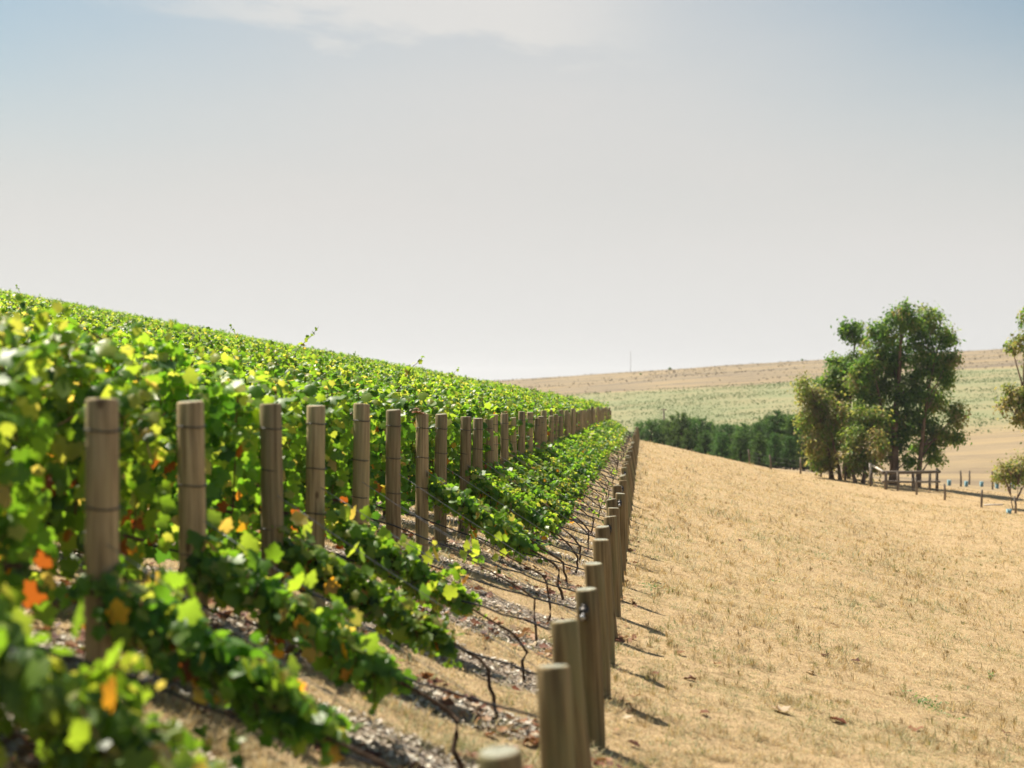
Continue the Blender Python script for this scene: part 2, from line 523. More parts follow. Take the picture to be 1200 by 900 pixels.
def ground_material():
    q = NT("ground_cover")
    P = q.obj()
    rel = q.node("ShaderNodeVectorMath", {0: P, 1: (float(O0[0]), float(O0[1]), 0)}, operation='SUBTRACT').outputs[0]
    t = q.node("ShaderNodeVectorMath", {0: rel, 1: (float(DV[0]), float(DV[1]), 0)}, operation='DOT_PRODUCT').outputs["Value"]
    v = q.node("ShaderNodeVectorMath", {0: rel, 1: (float(NV[0]), float(NV[1]), 0)}, operation='DOT_PRODUCT').outputs["Value"]
    big = q.noise(P, 0.35, 4.0)
    mid = q.noise(P, 2.6, 5.0, 0.65)
    fine = q.noise(P, 38.0, 5.0, 0.7)
    fib = q.noise(q.node("ShaderNodeMapping", {"Vector": P, "Rotation": (0, 0, 0.6), "Scale": (130, 24, 60)}).outputs[0], 1.0, 3.0)
    straw = q.ramp(q.math('ADD', q.math('MULTIPLY', fine, 0.6), q.math('MULTIPLY', fib, 0.4)),
                   [(0.36, (0.14, 0.09, 0.045)), (0.47, (0.37, 0.26, 0.14)), (0.58, (0.54, 0.40, 0.225))])
    straw = q.mix(q.rng(mid, 0.52, 0.70, 0, 0.65), straw, (0.20, 0.132, 0.06))
    straw = q.mix(q.math('MULTIPLY', q.rng(big, 0.5, 0.68, 0, 0.4), q.rng(mid, 0.4, 0.6)), straw, (0.21, 0.195, 0.08))
    # mulch under each row
    ph = q.math('SUBTRACT', t, 0.05 - 0.0)
    fr = q.math('FRACT', q.math('ADD', q.math('DIVIDE', q.math('SUBTRACT', ph, 5.7), 2.0), 100.5))
    dist = q.math('MULTIPLY', q.math('ABSOLUTE', q.math('SUBTRACT', fr, 0.5)), 2.0)
    dist = q.math('ADD', dist, q.math('MULTIPLY', q.math('SUBTRACT', q.noise(P, 3.0, 3.0), 0.5), 0.7))
    strip = q.math('MULTIPLY', q.rng(dist, 0.38, 0.60, 1, 0), q.rng(q.math('ADD', v, q.math('MULTIPLY', mid, 0.5)), 0.1, 0.5, 0, 1))
    strip = q.math('MULTIPLY', strip, q.attr("vineyard"))
    vor = q.node("ShaderNodeTexVoronoi", {"Vector": P, "Scale": 42.0}).outputs["Color"]
    vsep = q.node("ShaderNodeSeparateColor", {0: vor}).outputs[0]
    mulch = q.ramp(q.math('ADD', q.math('MULTIPLY', vsep, 0.6), q.math('MULTIPLY', fine, 0.4)), [(0.25, (0.08, 0.06, 0.042)), (0.5, (0.24, 0.18, 0.13)), (0.78, (0.46, 0.40, 0.33))])
    c = q.mix(strip, straw, mulch)
    # distant hillside
    gcol = q.mix(q.rng(q.noise(P, 0.05, 5.0), 0.35, 0.65), (0.20, 0.215, 0.11), (0.245, 0.225, 0.12))
    c = q.mix(q.attr("green"), c, gcol)
    fn = q.noise(q.node("ShaderNodeMapping", {"Vector": P, "Scale": (0.012, 0.07, 0.1)}).outputs[0], 1.0, 6.0, 0.6)
    dcol = q.ramp(fn, [(0.36, (0.16, 0.13, 0.09)), (0.46, (0.225, 0.18, 0.115)), (0.54, (0.29, 0.22, 0.12)), (0.60, (0.20, 0.16, 0.105)), (0.68, (0.16, 0.13, 0.09))])
    f2 = q.noise(q.node("ShaderNodeMapping", {"Vector": P, "Scale": (0.06, 0.22, 0.3)}).outputs[0], 1.0, 6.0, 0.65)
    dcol = q.mix(q.rng(f2, 0.48, 0.66, 0, 0.75), dcol, (0.13, 0.105, 0.08))
    c = q.mix(q.attr("dry"), c, dcol)
    hgt = q.math('ADD', q.math('MULTIPLY', fine, 0.5), q.math('MULTIPLY', vsep, q.math('MULTIPLY', strip, 0.5)))
    return q.done(q.princ(c, 0.92, 0.12, q.bump(q.math('ADD', hgt, q.math('MULTIPLY', q.noise(P, 7.0, 3.0), 1.3)), 0.9, 0.05)))


M_GROUND = ground_material()

# ------------------------------------------------------------------ terrain
def axis_y():
    ys = [-30.0]
    while ys[-1] < 6000:
        y = ys[-1]
        ys.append(y + (1.5 if y < 3 else 0.2 if y < 30 else 0.2 + (y - 30) * 0.014 if y < 130 else 1.6 + (y - 130) * 0.025))
    return np.array(ys)


def axis_x():
    xs = [0.0]
    while xs[-1] < 3500:
        x = xs[-1]
        xs.append(x + (0.2 if x < 8 else 0.2 + (x - 8) * 0.04))
    xs = np.array(xs)
    return np.concatenate([-xs[:0:-1], xs])


ys, xs = axis_y(), axis_x()
GX, GY = np.meshgrid(xs, ys)
GZ = ground(GX, GY)
nx, ny = len(xs), len(ys)
i, j = np.meshgrid(np.arange(nx - 1), np.arange(ny - 1))
b0 = (j * nx + i).ravel()
quads = np.stack([b0, b0 + 1, b0 + nx + 1, b0 + nx], -1)
fx, fy = GX.ravel(), GY.ravel()
gv = (fx - O0[0]) * NV[0] + (fy - O0[1]) * NV[1]
bnd = 405 + 25 * (fbm(fx / 40, fy / 40, 21) - 0.5)
green = sstep(fy, 190, 225) * (1 - sstep(fy, bnd - 4, bnd + 4)) * sstep(fx, -200, -100)
green = np.where(fy < 190, 0, green)
dry = np.maximum(sstep(fy, bnd - 4, bnd + 4), 0.75 * sstep(fy, 121, 132) * (1 - sstep(fy, 200, 230)))
viney = (1 - sstep(fy, 132, 140)) * (1 - sstep(gv, 70, 80))
me = mesh_np("ground", np.stack([fx, fy, GZ.ravel()], -1), [quads], [M_GROUND], {"green": green, "dry": dry, "vineyard": viney}, True)
tag(link("ground", me), "dry straw coloured paddock ground falling away beside the vineyard", "ground", kind="structure")

# ------------------------------------------------------------------ posts
def post_mesh(name, r, h, mat, seed, taper=0.04, sides=20):
    rg = np.random.default_rng(seed)
    zs = [-0.35, 0.0, h * 0.25, h * 0.5, h * 0.75, h - 0.012, h - 0.003, h]
    rs = [r * (1 + taper), r * (1 + taper), r * (1 + taper * .6), r * (1 + taper * .2), r * (1 - taper * .2), r * (1 - taper * .5), r * (1 - taper * .5) - 0.005, r * (1 - taper * .5) - 0.013]
    an = np.linspace(0, 2 * np.pi, sides, endpoint=False)
    prof = 1 + 0.025 * np.sin(2 * an + rg.uniform(0, 6)) + 0.012 * np.sin(5 * an + rg.uniform(0, 6))
    bend = rg.uniform(-0.012, 0.012, 2)
    tilt = rg.uniform(-0.06, 0.06, 2)
    V = []
    for q, (z, rr) in enumerate(zip(zs, rs)):
        f = max(z, 0) / h
        ox, oy = bend * math.sin(math.pi * f)
        x, y = rr * prof * np.cos(an) + ox, rr * prof * np.sin(an) + oy
        zz = np.full(sides, z) + (x * tilt[0] + y * tilt[1] if q >= 5 else 0)
        V.append(np.stack([x, y, zz], -1))
    V = np.vstack(V + [np.array([[0, 0, h]])])
    n = len(zs)
    ii = np.arange(n - 1)[:, None] * sides; jj = np.arange(sides)[None]; kk = (jj + 1) % sides
    q4 = np.stack([ii + jj, ii + kk, ii + sides + kk, ii + sides + jj], -1).reshape(-1, 4)
    t3 = np.array([(n * sides, (n - 1) * sides + s, (n - 1) * sides + (s + 1) % sides) for s in range(sides)])
    me = mesh_np(name, V, [t3, q4], [mat, M_END], None, True)
    mi = np.zeros(len(t3) + len(q4), np.int32); mi[:len(t3)] = 1
    me.polygons.foreach_set("material_index", mi)
    sm = np.ones(len(mi), bool); sm[:len(t3)] = False; sm[-sides:] = False
    me.polygons.foreach_set("use_smooth", sm)
    return me


NROW = 63
T0 = 5.7


def ring_mesh(r, z, th=0.004):
    m = MB()
    an = np.linspace(0, 2 * np.pi, 17)
    m.tube(np.stack([r * np.cos(an), r * np.sin(an), z + 0.006 * np.sin(2 * an)], -1), th, 5, False)
    return m


TIE = ring_mesh(0.083, 0.0).mesh("wire_tie", M_TIE, True)
TALL = [post_mesh("timber", 0.077, h, M_POST, 30 + n) for n, h in enumerate((1.62, 1.66, 1.60, 1.68, 1.64, 1.58))]
ANCH = [post_mesh("timber", 0.079, h, M_ANCHOR, 60 + n) for n, h in enumerate((0.90, 0.93, 0.88, 0.95, 0.91, 0.92))]


def tensioner_meshes():
    a = MB(); a.box((0.103, 0, 0.0), (0.03, 0.035, 0.11))
    b = MB(); b.tube([(0.115, -0.03, 0.005), (0.115, 0.03, 0.005)], [0.034, 0.034], 12)
    c = MB(); c.tube([(0.115, 0, 0.005), (0.19, 0, -0.022), (0.1901, 0, -0.022), (0.205, 0, -0.027)], [0.014, 0.011, 0.019, 0.019], 8)
    return a.mesh("bracket", M_SPOOL), b.mesh("spool", M_SPOOL, True), c.mesh("bolt", M_WIRE, True)


TENS, SPOOL, BOLT = tensioner_meshes()
ORD = ["", "first", "second", "third", "fourth", "fifth", "sixth", "seventh", "eighth", "ninth"]


def which_row(k):
    """words that single a row out by the tall post with dry leaves on its top (row 7)"""
    d = k - 7
    if d == 0: return "in the row of the leaf-topped tall post"
    if abs(d) > 9: return None
    return f"{ORD[abs(d)]} row from the leaf-topped post, {'towards' if d > 0 else 'away from'} the pines"


TALLPX = {1: (118, 467), 2: (231, 470), 3: (319, 473), 4: (370, 475), 5: (419, 473), 6: (462, 480), 7: (494, 485), 8: (516, 485), 9: (543, 488), 10: (560, 490), 11: (575, 491)}
ANCHPX = {0: (585, 880), 1: (648, 780), 2: (661, 727), 3: (687, 690), 4: (695, 660), 5: (704, 632), 6: (706, 617), 7: (715, 605), 8: (719, 595), 9: (716, 585), 10: (727, 578), 11: (723, 569), 12: (730, 563)}
tallpos, anchpos = {}, {}
VT = 2.2
for k in range(NROW):
    tk = T0 + 2.0 * k
    rg = random.Random(500 + k)
    # tall end post
    x, y = row_xy(tk, VT)
    if k in TALLPX:
        x = (TALLPX[k][0] - 600) / FPX * y
    else:
        x += rg.uniform(-0.05, 0.05)
    z = gz(x, y)
    n = k % len(TALL)
    h = (1.62, 1.66, 1.60, 1.68, 1.64, 1.58)[n]
    e = link("tall_end_post", None, None, (x, y, z))
    e.rotation_euler = (rg.uniform(-.02, .02), rg.uniform(-.035, .03), rg.uniform(-.3, .3))
    sc = 1.0
    if k in TALLPX:
        sc = (EYE - (TALLPX[k][1] - 450) / FPX * y - z) / h
    else:
        sc = rg.uniform(0.96, 1.04)
    tk_h = h * sc
    link("timber", TALL[n], e, scale=(1, 1, sc))
    for hh in (0.9, 0.70, 0.48):
        if k < 26:
            tie = link("wire_tie", TIE, e, (0, 0, tk_h * hh + rg.uniform(-.03, .03)))
    lab, grp = "tall round timber post at the end of a vine row beyond the leafy brow", "tall end posts of the vine rows"
    w_ = which_row(k)
    if k == 7: lab = "tall timber end post with dry red leaves lying on its flat top"
    elif w_: lab = "tall round timber post, " + w_
    tag(e, lab, "post", grp)
    tallpos[k] = (x, y, z, tk_h)
    # short anchor post
    x, y = row_xy(tk, 0.0)
    z = gz(x, y)
    n = k % len(ANCH)
    h = (0.90, 0.93, 0.88, 0.95, 0.91, 0.92)[n]
    if k in ANCHPX:
        tx, ty, tz = at(ANCHPX[k][0], ANCHPX[k][1], y)
    else:
        tx, ty, tz = x - rg.uniform(0.10, 0.19), y + rg.uniform(-.03, .03), z + rg.uniform(0.86, 0.98)
    dv = Vector((tx - x, ty - y, max(tz - z, 0.8)))
    e = link("anchor_post", None, None, (x, y, z))
    e.rotation_euler = dv.to_track_quat('Z', 'Y').to_euler()
    sc = dv.length / h
    link("timber", ANCH[n], e, scale=(1, 1, sc)).rotation_euler = (0, 0, rg.uniform(0, 6))
    if k in (3, 7, 10, 12) or (k > 13 and rg.random() < .5):
        wt = link("wire_tensioner", TENS, e, (-0.022, 0, dv.length - 0.15)); wt.rotation_euler = (0, 0, rg.uniform(-0.5, -0.1))
        link("spool", SPOOL, wt); link("bolt", BOLT, wt)
        tag(e, "short timber post with wire tensioner, " + which_row(k) if which_row(k) else "short leaning timber post with a metal wire tensioner, far along the headland", "post", "short anchor posts with tensioners")
    else:
        tag(e, "short plain timber post, " + which_row(k) if which_row(k) else "short leaning timber post without hardware, far along the headland", "post", "short plain anchor posts")
    anchpos[k] = (x, y, z, (tx, ty, tz))

# dry leaves lying on one post top
_half = [(.15, -.13), (.32, -.12), (.46, .04), (.39, .17), (.50, .27), (.60, .44), (.46, .53), (.33, .58), (.31, .76), (.15, .84)]
LEAF_OUT = np.array([(0, .06)] + _half + [(0, 1.0)] + [(-a, b) for a, b in _half[::-1]])


def leaf_template(curl=0.28):
    pts = np.vstack([[(0, .34)], LEAF_OUT])
    pts = pts - np.array([0, 0.06])
    z = -curl * np.abs(pts[:, 0]) - 0.18 * pts[:, 1] ** 2
    z[0] += 0.05
    T = np.column_stack([pts, z])
    n = len(LEAF_OUT)
    return T, np.array([(0, 1 + s, 1 + (s + 1) % n) for s in range(n)])


LT, LF = leaf_template()
LEAFQ = np.array([(0, 0, 0), (.5, .45, -.12), (0, 1, -.15), (-.5, .45, -.12)])
LEAFQF = np.array([(0, 1, 2, 3)])


def litter_piece(seed, mat, tint):
    rg = np.random.default_rng(seed)
    T = LT.copy(); T[:, 2] = rg.normal(0, 0.07, len(T)) + 0.35 * np.abs(T[:, 0])
    return mesh_np("fallen_leaf", T * [1, 1, 1], [LF], [mat], {"tint": np.full(len(T), tint)})


LITTER = [litter_piece(q, M_LITTER, t) for q, t in enumerate((0.1, 0.35, 0.6, 0.95))]
x, y, z, h = tallpos[7]
for q in range(3):
    o = link("dry_leaf", LITTER[1 + q % 2], None, (x + random.uniform(-.05, .03), y + random.uniform(-.05, .02), z + h + 0.006 + 0.008 * q), random.uniform(0, 6), (.09,) * 3)
    tag(o, "small dry red leaf lying on the flat top of a tall post", "leaf", "dry leaves on a post top")

# ------------------------------------------------------------------ drip lines and wires
def wavy(p0, p1, n, sag, amp, seed):
    rg = np.random.default_rng(seed)
    f = np.linspace(0, 1, n)[:, None]
    p = np.asarray(p0) * (1 - f) + np.asarray(p1) * f
    p[:, 2] -= (4 * f * (1 - f))[:, 0] * sag
    w = rg.normal(0, amp, (n, 3)); w[0] = w[-1] = 0
    return p + w


for k in range(NROW):
    tk = T0 + 2.0 * k
    ax, ay, az_, top = anchpos[k]
    tx, ty, tz, th = tallpos[k]
    rg = random.Random(900 + k)
    hd = rg.uniform(0.40, 0.50)
    fa = hd / (top[2] - az_)
    pa = (ax + (top[0] - ax) * fa - 0.082, ay + (top[1] - ay) * fa, az_ + hd)
    pt = (tx, ty - 0.095, tz + hd + rg.uniform(-.04, .04))
    vend = min(VT + 9, VT + 3 + 0.4 * tk)
    pts = [wavy(pa, pt, 14, 0.03, 0.006, k)]
    vs = np.arange(VT + 0.7, vend, 0.7)
    ex = []
    for vv in vs:
        x, y = row_xy(tk, vv); ex.append((x, y - 0.06, gz(x, y) + 0.45 + rg.uniform(-.02, .02)))
    pts.append(np.array(ex))
    m = MB(); m.tube(np.vstack(pts), 0.0085 if k < 20 else 0.011, 6)
    tag(link("drip_line", m.mesh("drip_line", M_DRIP, True)), ("black irrigation tube, " + which_row(k) if which_row(k) else "black irrigation tube in the rows far along the headland"), "hose", "drip irrigation lines")
    if k < 24:
        for hi, lo in ((0.98, 0.34), (0.66, 0.12))[:2 if 4 <= k <= 8 else 1]:
            fa = lo / (top[2] - az_)
            a = (ax + (top[0] - ax) * fa - 0.08, ay + (top[1] - ay) * fa, az_ + lo)
            b = (tx + 0.05, ty - 0.095, tz + hi)
            m = MB(); m.tube(wavy(a, b, 8, 0.01, 0.002, k * 3 + 1), 0.0028, 4)
            tag(link("trellis_wire", m.mesh("trellis_wire", M_WIRE, True)), (("upper" if hi > .8 else "lower") + " sloping trellis wire, " + which_row(k) if which_row(k) else "thin galvanised sloping wire far along the headland"), "wire", "sloping trellis wires")

# ------------------------------------------------------------------ vines
def tint_values(n, rg, h01, autumn):
    """green mostly, yellow and brown low in the canopy"""
    t = np.clip(rg.normal(0.36 + 0.20 * np.clip(h01, 0, 1), 0.19, n), 0.0, 0.77)  # tint rises with height: sunlit tops painted into the leaf colour
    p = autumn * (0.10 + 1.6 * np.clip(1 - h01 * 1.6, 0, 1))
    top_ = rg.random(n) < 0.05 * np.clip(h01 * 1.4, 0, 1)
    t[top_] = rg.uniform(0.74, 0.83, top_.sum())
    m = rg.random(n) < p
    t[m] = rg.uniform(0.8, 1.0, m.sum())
    return t


def shoots(rg, starts, dirs, lens, droop, per, jit):
    """canes growing from the cordon, leaves alternating along them"""
    canes, P, Nn, SZ = [], [], [], []
    for c0, dv, L in zip(starts, dirs, lens):
        q = np.linspace(0, 1, 9)[:, None]
        wob = np.cumsum(rg.normal(0, .012, (9, 3)), 0)
        pts = c0 + dv * L * q + np.array([0, 0, -droop * L]) * q ** 2 + wob
        canes.append(pts)
        k = max(4, int(per * L))
        f = np.sort(rg.uniform(.12, 1, k))
        p = np.stack([np.interp(f, q[:, 0], pts[:, a]) for a in range(3)], -1)
        P.append(p + rg.normal(0, jit, (k, 3)))
        sd = dv[1] / (abs(dv[1]) + .2)
        Nn.append(np.stack([rg.normal(0, .55, k), sd * .6 + rg.normal(0, .55, k), .65 + rg.normal(0, .45, k)], -1))
        SZ.append(1.15 - .6 * f)
    return canes, np.vstack(P), np.vstack(Nn), np.concatenate(SZ)


def row_vine_leaves(seed, n=960, autumn=0.10, quad=False, size=0.096, slope=0.19, ns=44, per=22):
    rg = np.random.default_rng(seed)
    u = rg.uniform(-0.95, 0.95, n)
    h = 0.38 + 1.44 * rg.beta(1.2, 1.12, n)
    bul = 0.17 + 0.15 * np.sin(u * 3.1 + seed) * np.sin(h * 4 + seed * 2) + 0.08 * (h - 0.6)
    side = np.where(rg.random(n) < 0.5, -1.0, 1.0)
    w = side * np.abs(bul) * np.sqrt(rg.random(n) * 0.9 + 0.1)
    nrm = np.stack([rg.normal(0, .5, n), side * (1.0 - 0.5 * sstep(h, 1.4, 1.8)) + rg.normal(0, .4, n), 0.35 + 1.0 * sstep(h, 1.3, 1.8) + rg.normal(0, .4, n)], -1)
    up = rg.random(ns) < .62
    st = np.stack([rg.uniform(-.9, .9, ns), rg.normal(0, .09, ns), np.where(up, rg.uniform(1.15, 1.7, ns), rg.uniform(.85, 1.6, ns))], -1)
    sg = rg.choice([-1, 1], ns)
    dr = np.where(up[:, None], np.stack([rg.normal(0, .3, ns), sg * rg.uniform(.0, .55, ns), rg.uniform(.75, 1.1, ns)], -1),
                  np.stack([rg.normal(0, .35, ns), sg * rg.uniform(.6, 1.0, ns), rg.uniform(-.3, .5, ns)], -1))
    canes, P2, N2, S2 = shoots(rg, st, dr, rg.uniform(.28, .66, ns), .45, per, .03)
    P = np.vstack([np.stack([u, w, h], -1), P2]); N_ = np.vstack([nrm, N2]); m = len(P)
    al = np.stack([rg.normal(0, .6, m), np.sign(P[:, 1]) * 0.5 + rg.normal(0, .35, m), -0.8 + rg.normal(0, .4, m)], -1)
    sz = size * rg.uniform(0.55, 1.35, m); sz[n:] *= S2
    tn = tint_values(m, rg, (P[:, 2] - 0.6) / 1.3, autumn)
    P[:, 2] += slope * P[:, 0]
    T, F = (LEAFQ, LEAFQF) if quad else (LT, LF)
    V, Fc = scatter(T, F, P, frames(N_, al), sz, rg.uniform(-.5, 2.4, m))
    return V, Fc, np.repeat(tn, len(T)), canes


def vine_trunk(seed, slope=0.19):
    rg = np.random.default_rng(seed + 99)
    m = MB()
    z = np.linspace(-0.15, 0.72, 9)
    x = np.cumsum(rg.normal(0, .014, 9)); y = np.cumsum(rg.normal(0, .012, 9)); x -= x[1]; y -= y[1]
    m.tube(np.stack([x, y, z], -1), np.linspace(.034, .024, 9) * rg.uniform(.9, 1.15, 9), 8)
    for s in (-1, 1):
        u = np.linspace(0, .82, 9) * s
        m.tube(np.stack([x[-1] + u, y[-1] + np.cumsum(rg.normal(0, .01, 9)), 0.70 + 0.05 * np.abs(u) + slope * u + rg.normal(0, .008, 9)], -1), np.linspace(.022, .012, 9), 6)
    return m.mesh("trunk", M_TRUNK, True)


def canes_mesh(seed, canes, slope=0.19):
    rg = np.random.default_rng(seed + 77)
    m = MB()
    for c in canes:
        c = c.copy(); c[:, 2] += slope * c[:, 0]; m.tube(c, np.linspace(.005, .002, len(c)), 4, False)
    for s in range(12):
        u0 = rg.uniform(-.85, .85); n = 7
        zz = np.linspace(.72, rg.uniform(1.4, 1.9), n)
        p = np.stack([u0 + np.cumsum(rg.normal(0, .02, n)), np.cumsum(rg.normal(0, .022, n)), zz], -1); p[:, 2] += slope * p[:, 0]
        m.tube(p, np.linspace(.006, .003, n), 4, False)
    return m.mesh("canes", M_CANE, True)


LEAF_ONE = [mesh_np("leaf", LT, [LF], [M_VINE], {"tint": np.full(len(LT), t)}) for t in (0.35, 0.5, 0.62, 0.72, 0.84, 0.90, 0.95)]

def shoot_mesh(seed):
    rg = np.random.default_rng(seed)
    cn, P, N_, SZ = shoots(rg, [np.zeros(3)], [np.array([rg.normal(0, .3), rg.normal(0, .3), 1.0])], [rg.uniform(.5, .8)], .25, 24, .02)
    m = len(P)
    V, F = scatter(LT, LF, P, frames(N_, rg.normal(0, .7, (m, 3)) + [0, 0, -.4]), .085 * SZ * rg.uniform(.6, 1.2, m), rg.uniform(-.5, 2.4, m))
    mb = MB(); mb.tube(cn[0], np.linspace(.005, .002, 9), 4, False)
    nv = len(V)
    cv = np.vstack(mb.v); me = mesh_np("shoot", np.vstack([V, cv]), [F, np.vstack(mb.f4) + nv], [M_VINE, M_CANE], {"tint": np.concatenate([np.repeat(np.clip(rg.normal(.66, .1, m), 0, .84), len(LT)), np.zeros(len(cv))])})
    mi = np.zeros(len(F) + sum(len(f) for f in mb.f4), np.int32); mi[len(F):] = 1
    me.polygons.foreach_set("material_index", mi)
    return me


SHOOTS = [shoot_mesh(650 + q) for q in range(4)]
NVAR = 7
VAR = []
for s in range(NVAR):
    V, F, tn, canes = row_vine_leaves(200 + s, autumn=(0.08 if s < 4 else 0.04))
    VAR.append((mesh_np("leaves", V, [F], [M_VINE], {"tint": tn}), vine_trunk(200 + s), canes_mesh(200 + s, canes)))

spots = []
for k in range(NROW):
    tk = T0 + 2.0 * k
    rg = random.Random(1300 + k)
    tx_, ty_ = tallpos[k][:2]
    v = max(VT, (tx_ - O0[0]) * NV[0] + (ty_ - O0[1]) * NV[1]) + (1.12 if k < 9 else rg.uniform(.93, 1.12))
    while v < 0.385 * tk + 4.5:
        spots.append((k, tk, v + rg.uniform(-.1, .1)))
        v += 1.55
spots.sort(key=lambda s: s[1] + 0.12 * s[2])
near_spots, far_spots = spots[:300], spots[300:]
for q, (k, tk, v) in enumerate(near_spots):
    x, y = row_xy(tk, v)
    rg = random.Random(3000 + q)
    e = link("grape_vine", None, None, (x, y, gz(x, y)), ROWANG)
    hs = rg.uniform(0.93, 1.06)
    e.scale = (1, rg.choice([-1, 1]) * rg.uniform(.9, 1.15), hs)
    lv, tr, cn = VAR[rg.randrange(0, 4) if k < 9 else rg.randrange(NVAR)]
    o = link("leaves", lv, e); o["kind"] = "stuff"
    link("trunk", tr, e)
    if k < 14:
        o = link("canes", cn, e); o["kind"] = "stuff"
    if k < 22 and rg.random() < .4:   # a long shoot standing clear above the canopy
        so = link("shoot", SHOOTS[rg.randrange(4)], e, (rg.uniform(-.6, .6), rg.uniform(-.1, .1), 1.62), rg.uniform(0, 6)); so["kind"] = "stuff"
    if k < 6:       # single leaves hanging clear of the wall of foliage
        for _ in range(10):
            lo = link("leaf", LEAF_ONE[rg.choice([0, 1, 2, 3, 3, 4, 4, 5])], e, (rg.uniform(-.8, .8), rg.choice([-1, 1]) * rg.uniform(.30, .40), rg.uniform(.75, 1.5)))
            lo.rotation_euler = (rg.uniform(1.6, 2.4), rg.uniform(-.5, .5), rg.uniform(-.8, .8)); s_ = rg.uniform(.09, .14); lo.scale = (s_, s_, s_)
    if v < VT + 1.5:
        tag(e, "upright vine behind the tall post, " + which_row(k) if which_row(k) else "leafy grape vine standing just behind a far tall end post", "vine", "vines beside the tall end posts")
    else:
        tag(e, "upright leafy grape vine within the trellised rows up the slope", "vine", "vines standing within the rows")

# the distant rows as one mass
VV, FF, TT, nb = [], [], [], 0
src = [row_vine_leaves(400 + s, n=170, autumn=0.10, quad=True, size=0.15, ns=30, per=12)[:3] for s in range(8)]
for q, (k, tk, v) in enumerate(far_spots):
    V, F, tn = src[q % 8]
    x, y = row_xy(tk, v)
    ca, sa = math.cos(ROWANG), math.sin(ROWANG)
    sy = 1 if (q // 8) % 2 else -1
    hs = 0.95 + 0.12 * ((q * 37) % 11) / 11
    vx, vy = V[:, 0], V[:, 1] * sy
    VV.append(np.stack([x + ca * vx - sa * vy, y + sa * vx + ca * vy, gz(x, y) + V[:, 2] * hs], -1))
    FF.append(F + nb); TT.append(tn); nb += len(V)
me = mesh_np("distant_vine_rows", np.vstack(VV), [np.vstack(FF)], [M_VINE], {"tint": np.concatenate(TT)})
tag(link("distant_vine_rows", me), "mass of green vine rows over the brow of the hill", "vines", kind="stuff")


# end vines, trained up the sloping wires
def end_vine(seed, n=340, quad=False, size=0.088, autumn=0.07, u0=.42, u1=1.55, ns=46, per=25, big=1.0):
    rg = np.random.default_rng(seed)
    # local x runs uphill from the trunk (at v = 0.62) to the tall post (x = 1.58)
    slope = 0.22
    cz_ = lambda u: np.interp(u, [0, 1.65], [0.36, 0.99]) + slope * u * .9
    u = u0 + (u1 - u0) * rg.beta(1.2, 1.0, n)
    rad = (0.07 + 0.09 * sstep(u, u0, u0 + .5)) * big
    an = rg.uniform(0, 2 * np.pi, n); rr = rad * np.sqrt(rg.random(n))
    P = np.stack([u, rr * np.cos(an), cz_(u) + rr * np.sin(an)], -1)
    nrm = np.stack([-0.25 + rg.normal(0, .5, n), np.cos(an) + rg.normal(0, .4, n), 0.55 + 0.6 * np.sin(an) + rg.normal(0, .4, n)], -1)
    us = rg.uniform(u0 + .05, u1, ns)
    sg = rg.choice([-1, 1], ns)
    dr = np.stack([rg.normal(-.15, .45, ns), sg * rg.uniform(.15, .9, ns), rg.uniform(-.25, .85, ns)], -1)
    canes, P2, N2, S2 = shoots(rg, np.stack([us, 0 * us, cz_(us)], -1), dr, rg.uniform(.18, .48, ns) * big, .75, per, .025)
    P = np.vstack([P, P2]); nrm = np.vstack([nrm, N2]); m = len(P)
    al = np.stack([rg.normal(-.2, .5, m), np.sign(P[:, 1]) * .4 + rg.normal(0, .3, m), -.8 + rg.normal(0, .35, m)], -1)
    tn = tint_values(m, rg, np.clip(.45 + (P[:, 2] - cz_(P[:, 0])) * 1.6, 0, 1), autumn)
    T, F = (LEAFQ, LEAFQF) if quad else (LT, LF)
    sz = size * rg.uniform(.55, 1.35, m); sz[n:] *= S2
    V, Fc = scatter(T, F, P, frames(nrm, al), sz, rg.uniform(-.5, 2.4, m))
    lv = mesh_np("leaves", V, [Fc], [M_VINE], {"tint": np.repeat(tn, len(T))})
    mb = MB()
    k = 12
    zz = np.concatenate([np.linspace(-.12, rg.uniform(.20, .30), 6), [.34, .40]])
    xx = np.concatenate([np.cumsum(rg.normal(rg.uniform(-.02, .015), .014, 6)), [.05, .11]]); xx[:6] -= xx[1]
    yy = np.cumsum(rg.normal(0, .016, 8))
    cu = np.linspace(.22, 1.6, 9)
    cx = np.concatenate([xx, cu]); cz = np.concatenate([zz, np.interp(cu, [0, 1.65], [.36, .99]) + slope * cu * .9 - .02 + rg.normal(0, .012, 9)])
    cy = np.concatenate([yy, yy[-1] + np.cumsum(rg.normal(0, .008, 9))])
    tr = MB(); tr.tube(np.stack([cx, cy, cz], -1), np.concatenate([np.linspace(.016, .011, 8), np.linspace(.009, .005, 9)]) * rg.uniform(.8, 1.25) * rg.uniform(.85, 1.15, 17), 7)
    cm = MB()
    for c in canes: cm.tube(c, np.linspace(.005, .002, len(c)), 4, False)
    return lv, tr.mesh("trunk", M_TRUNK, True), cm.mesh("canes", M_CANE, True)


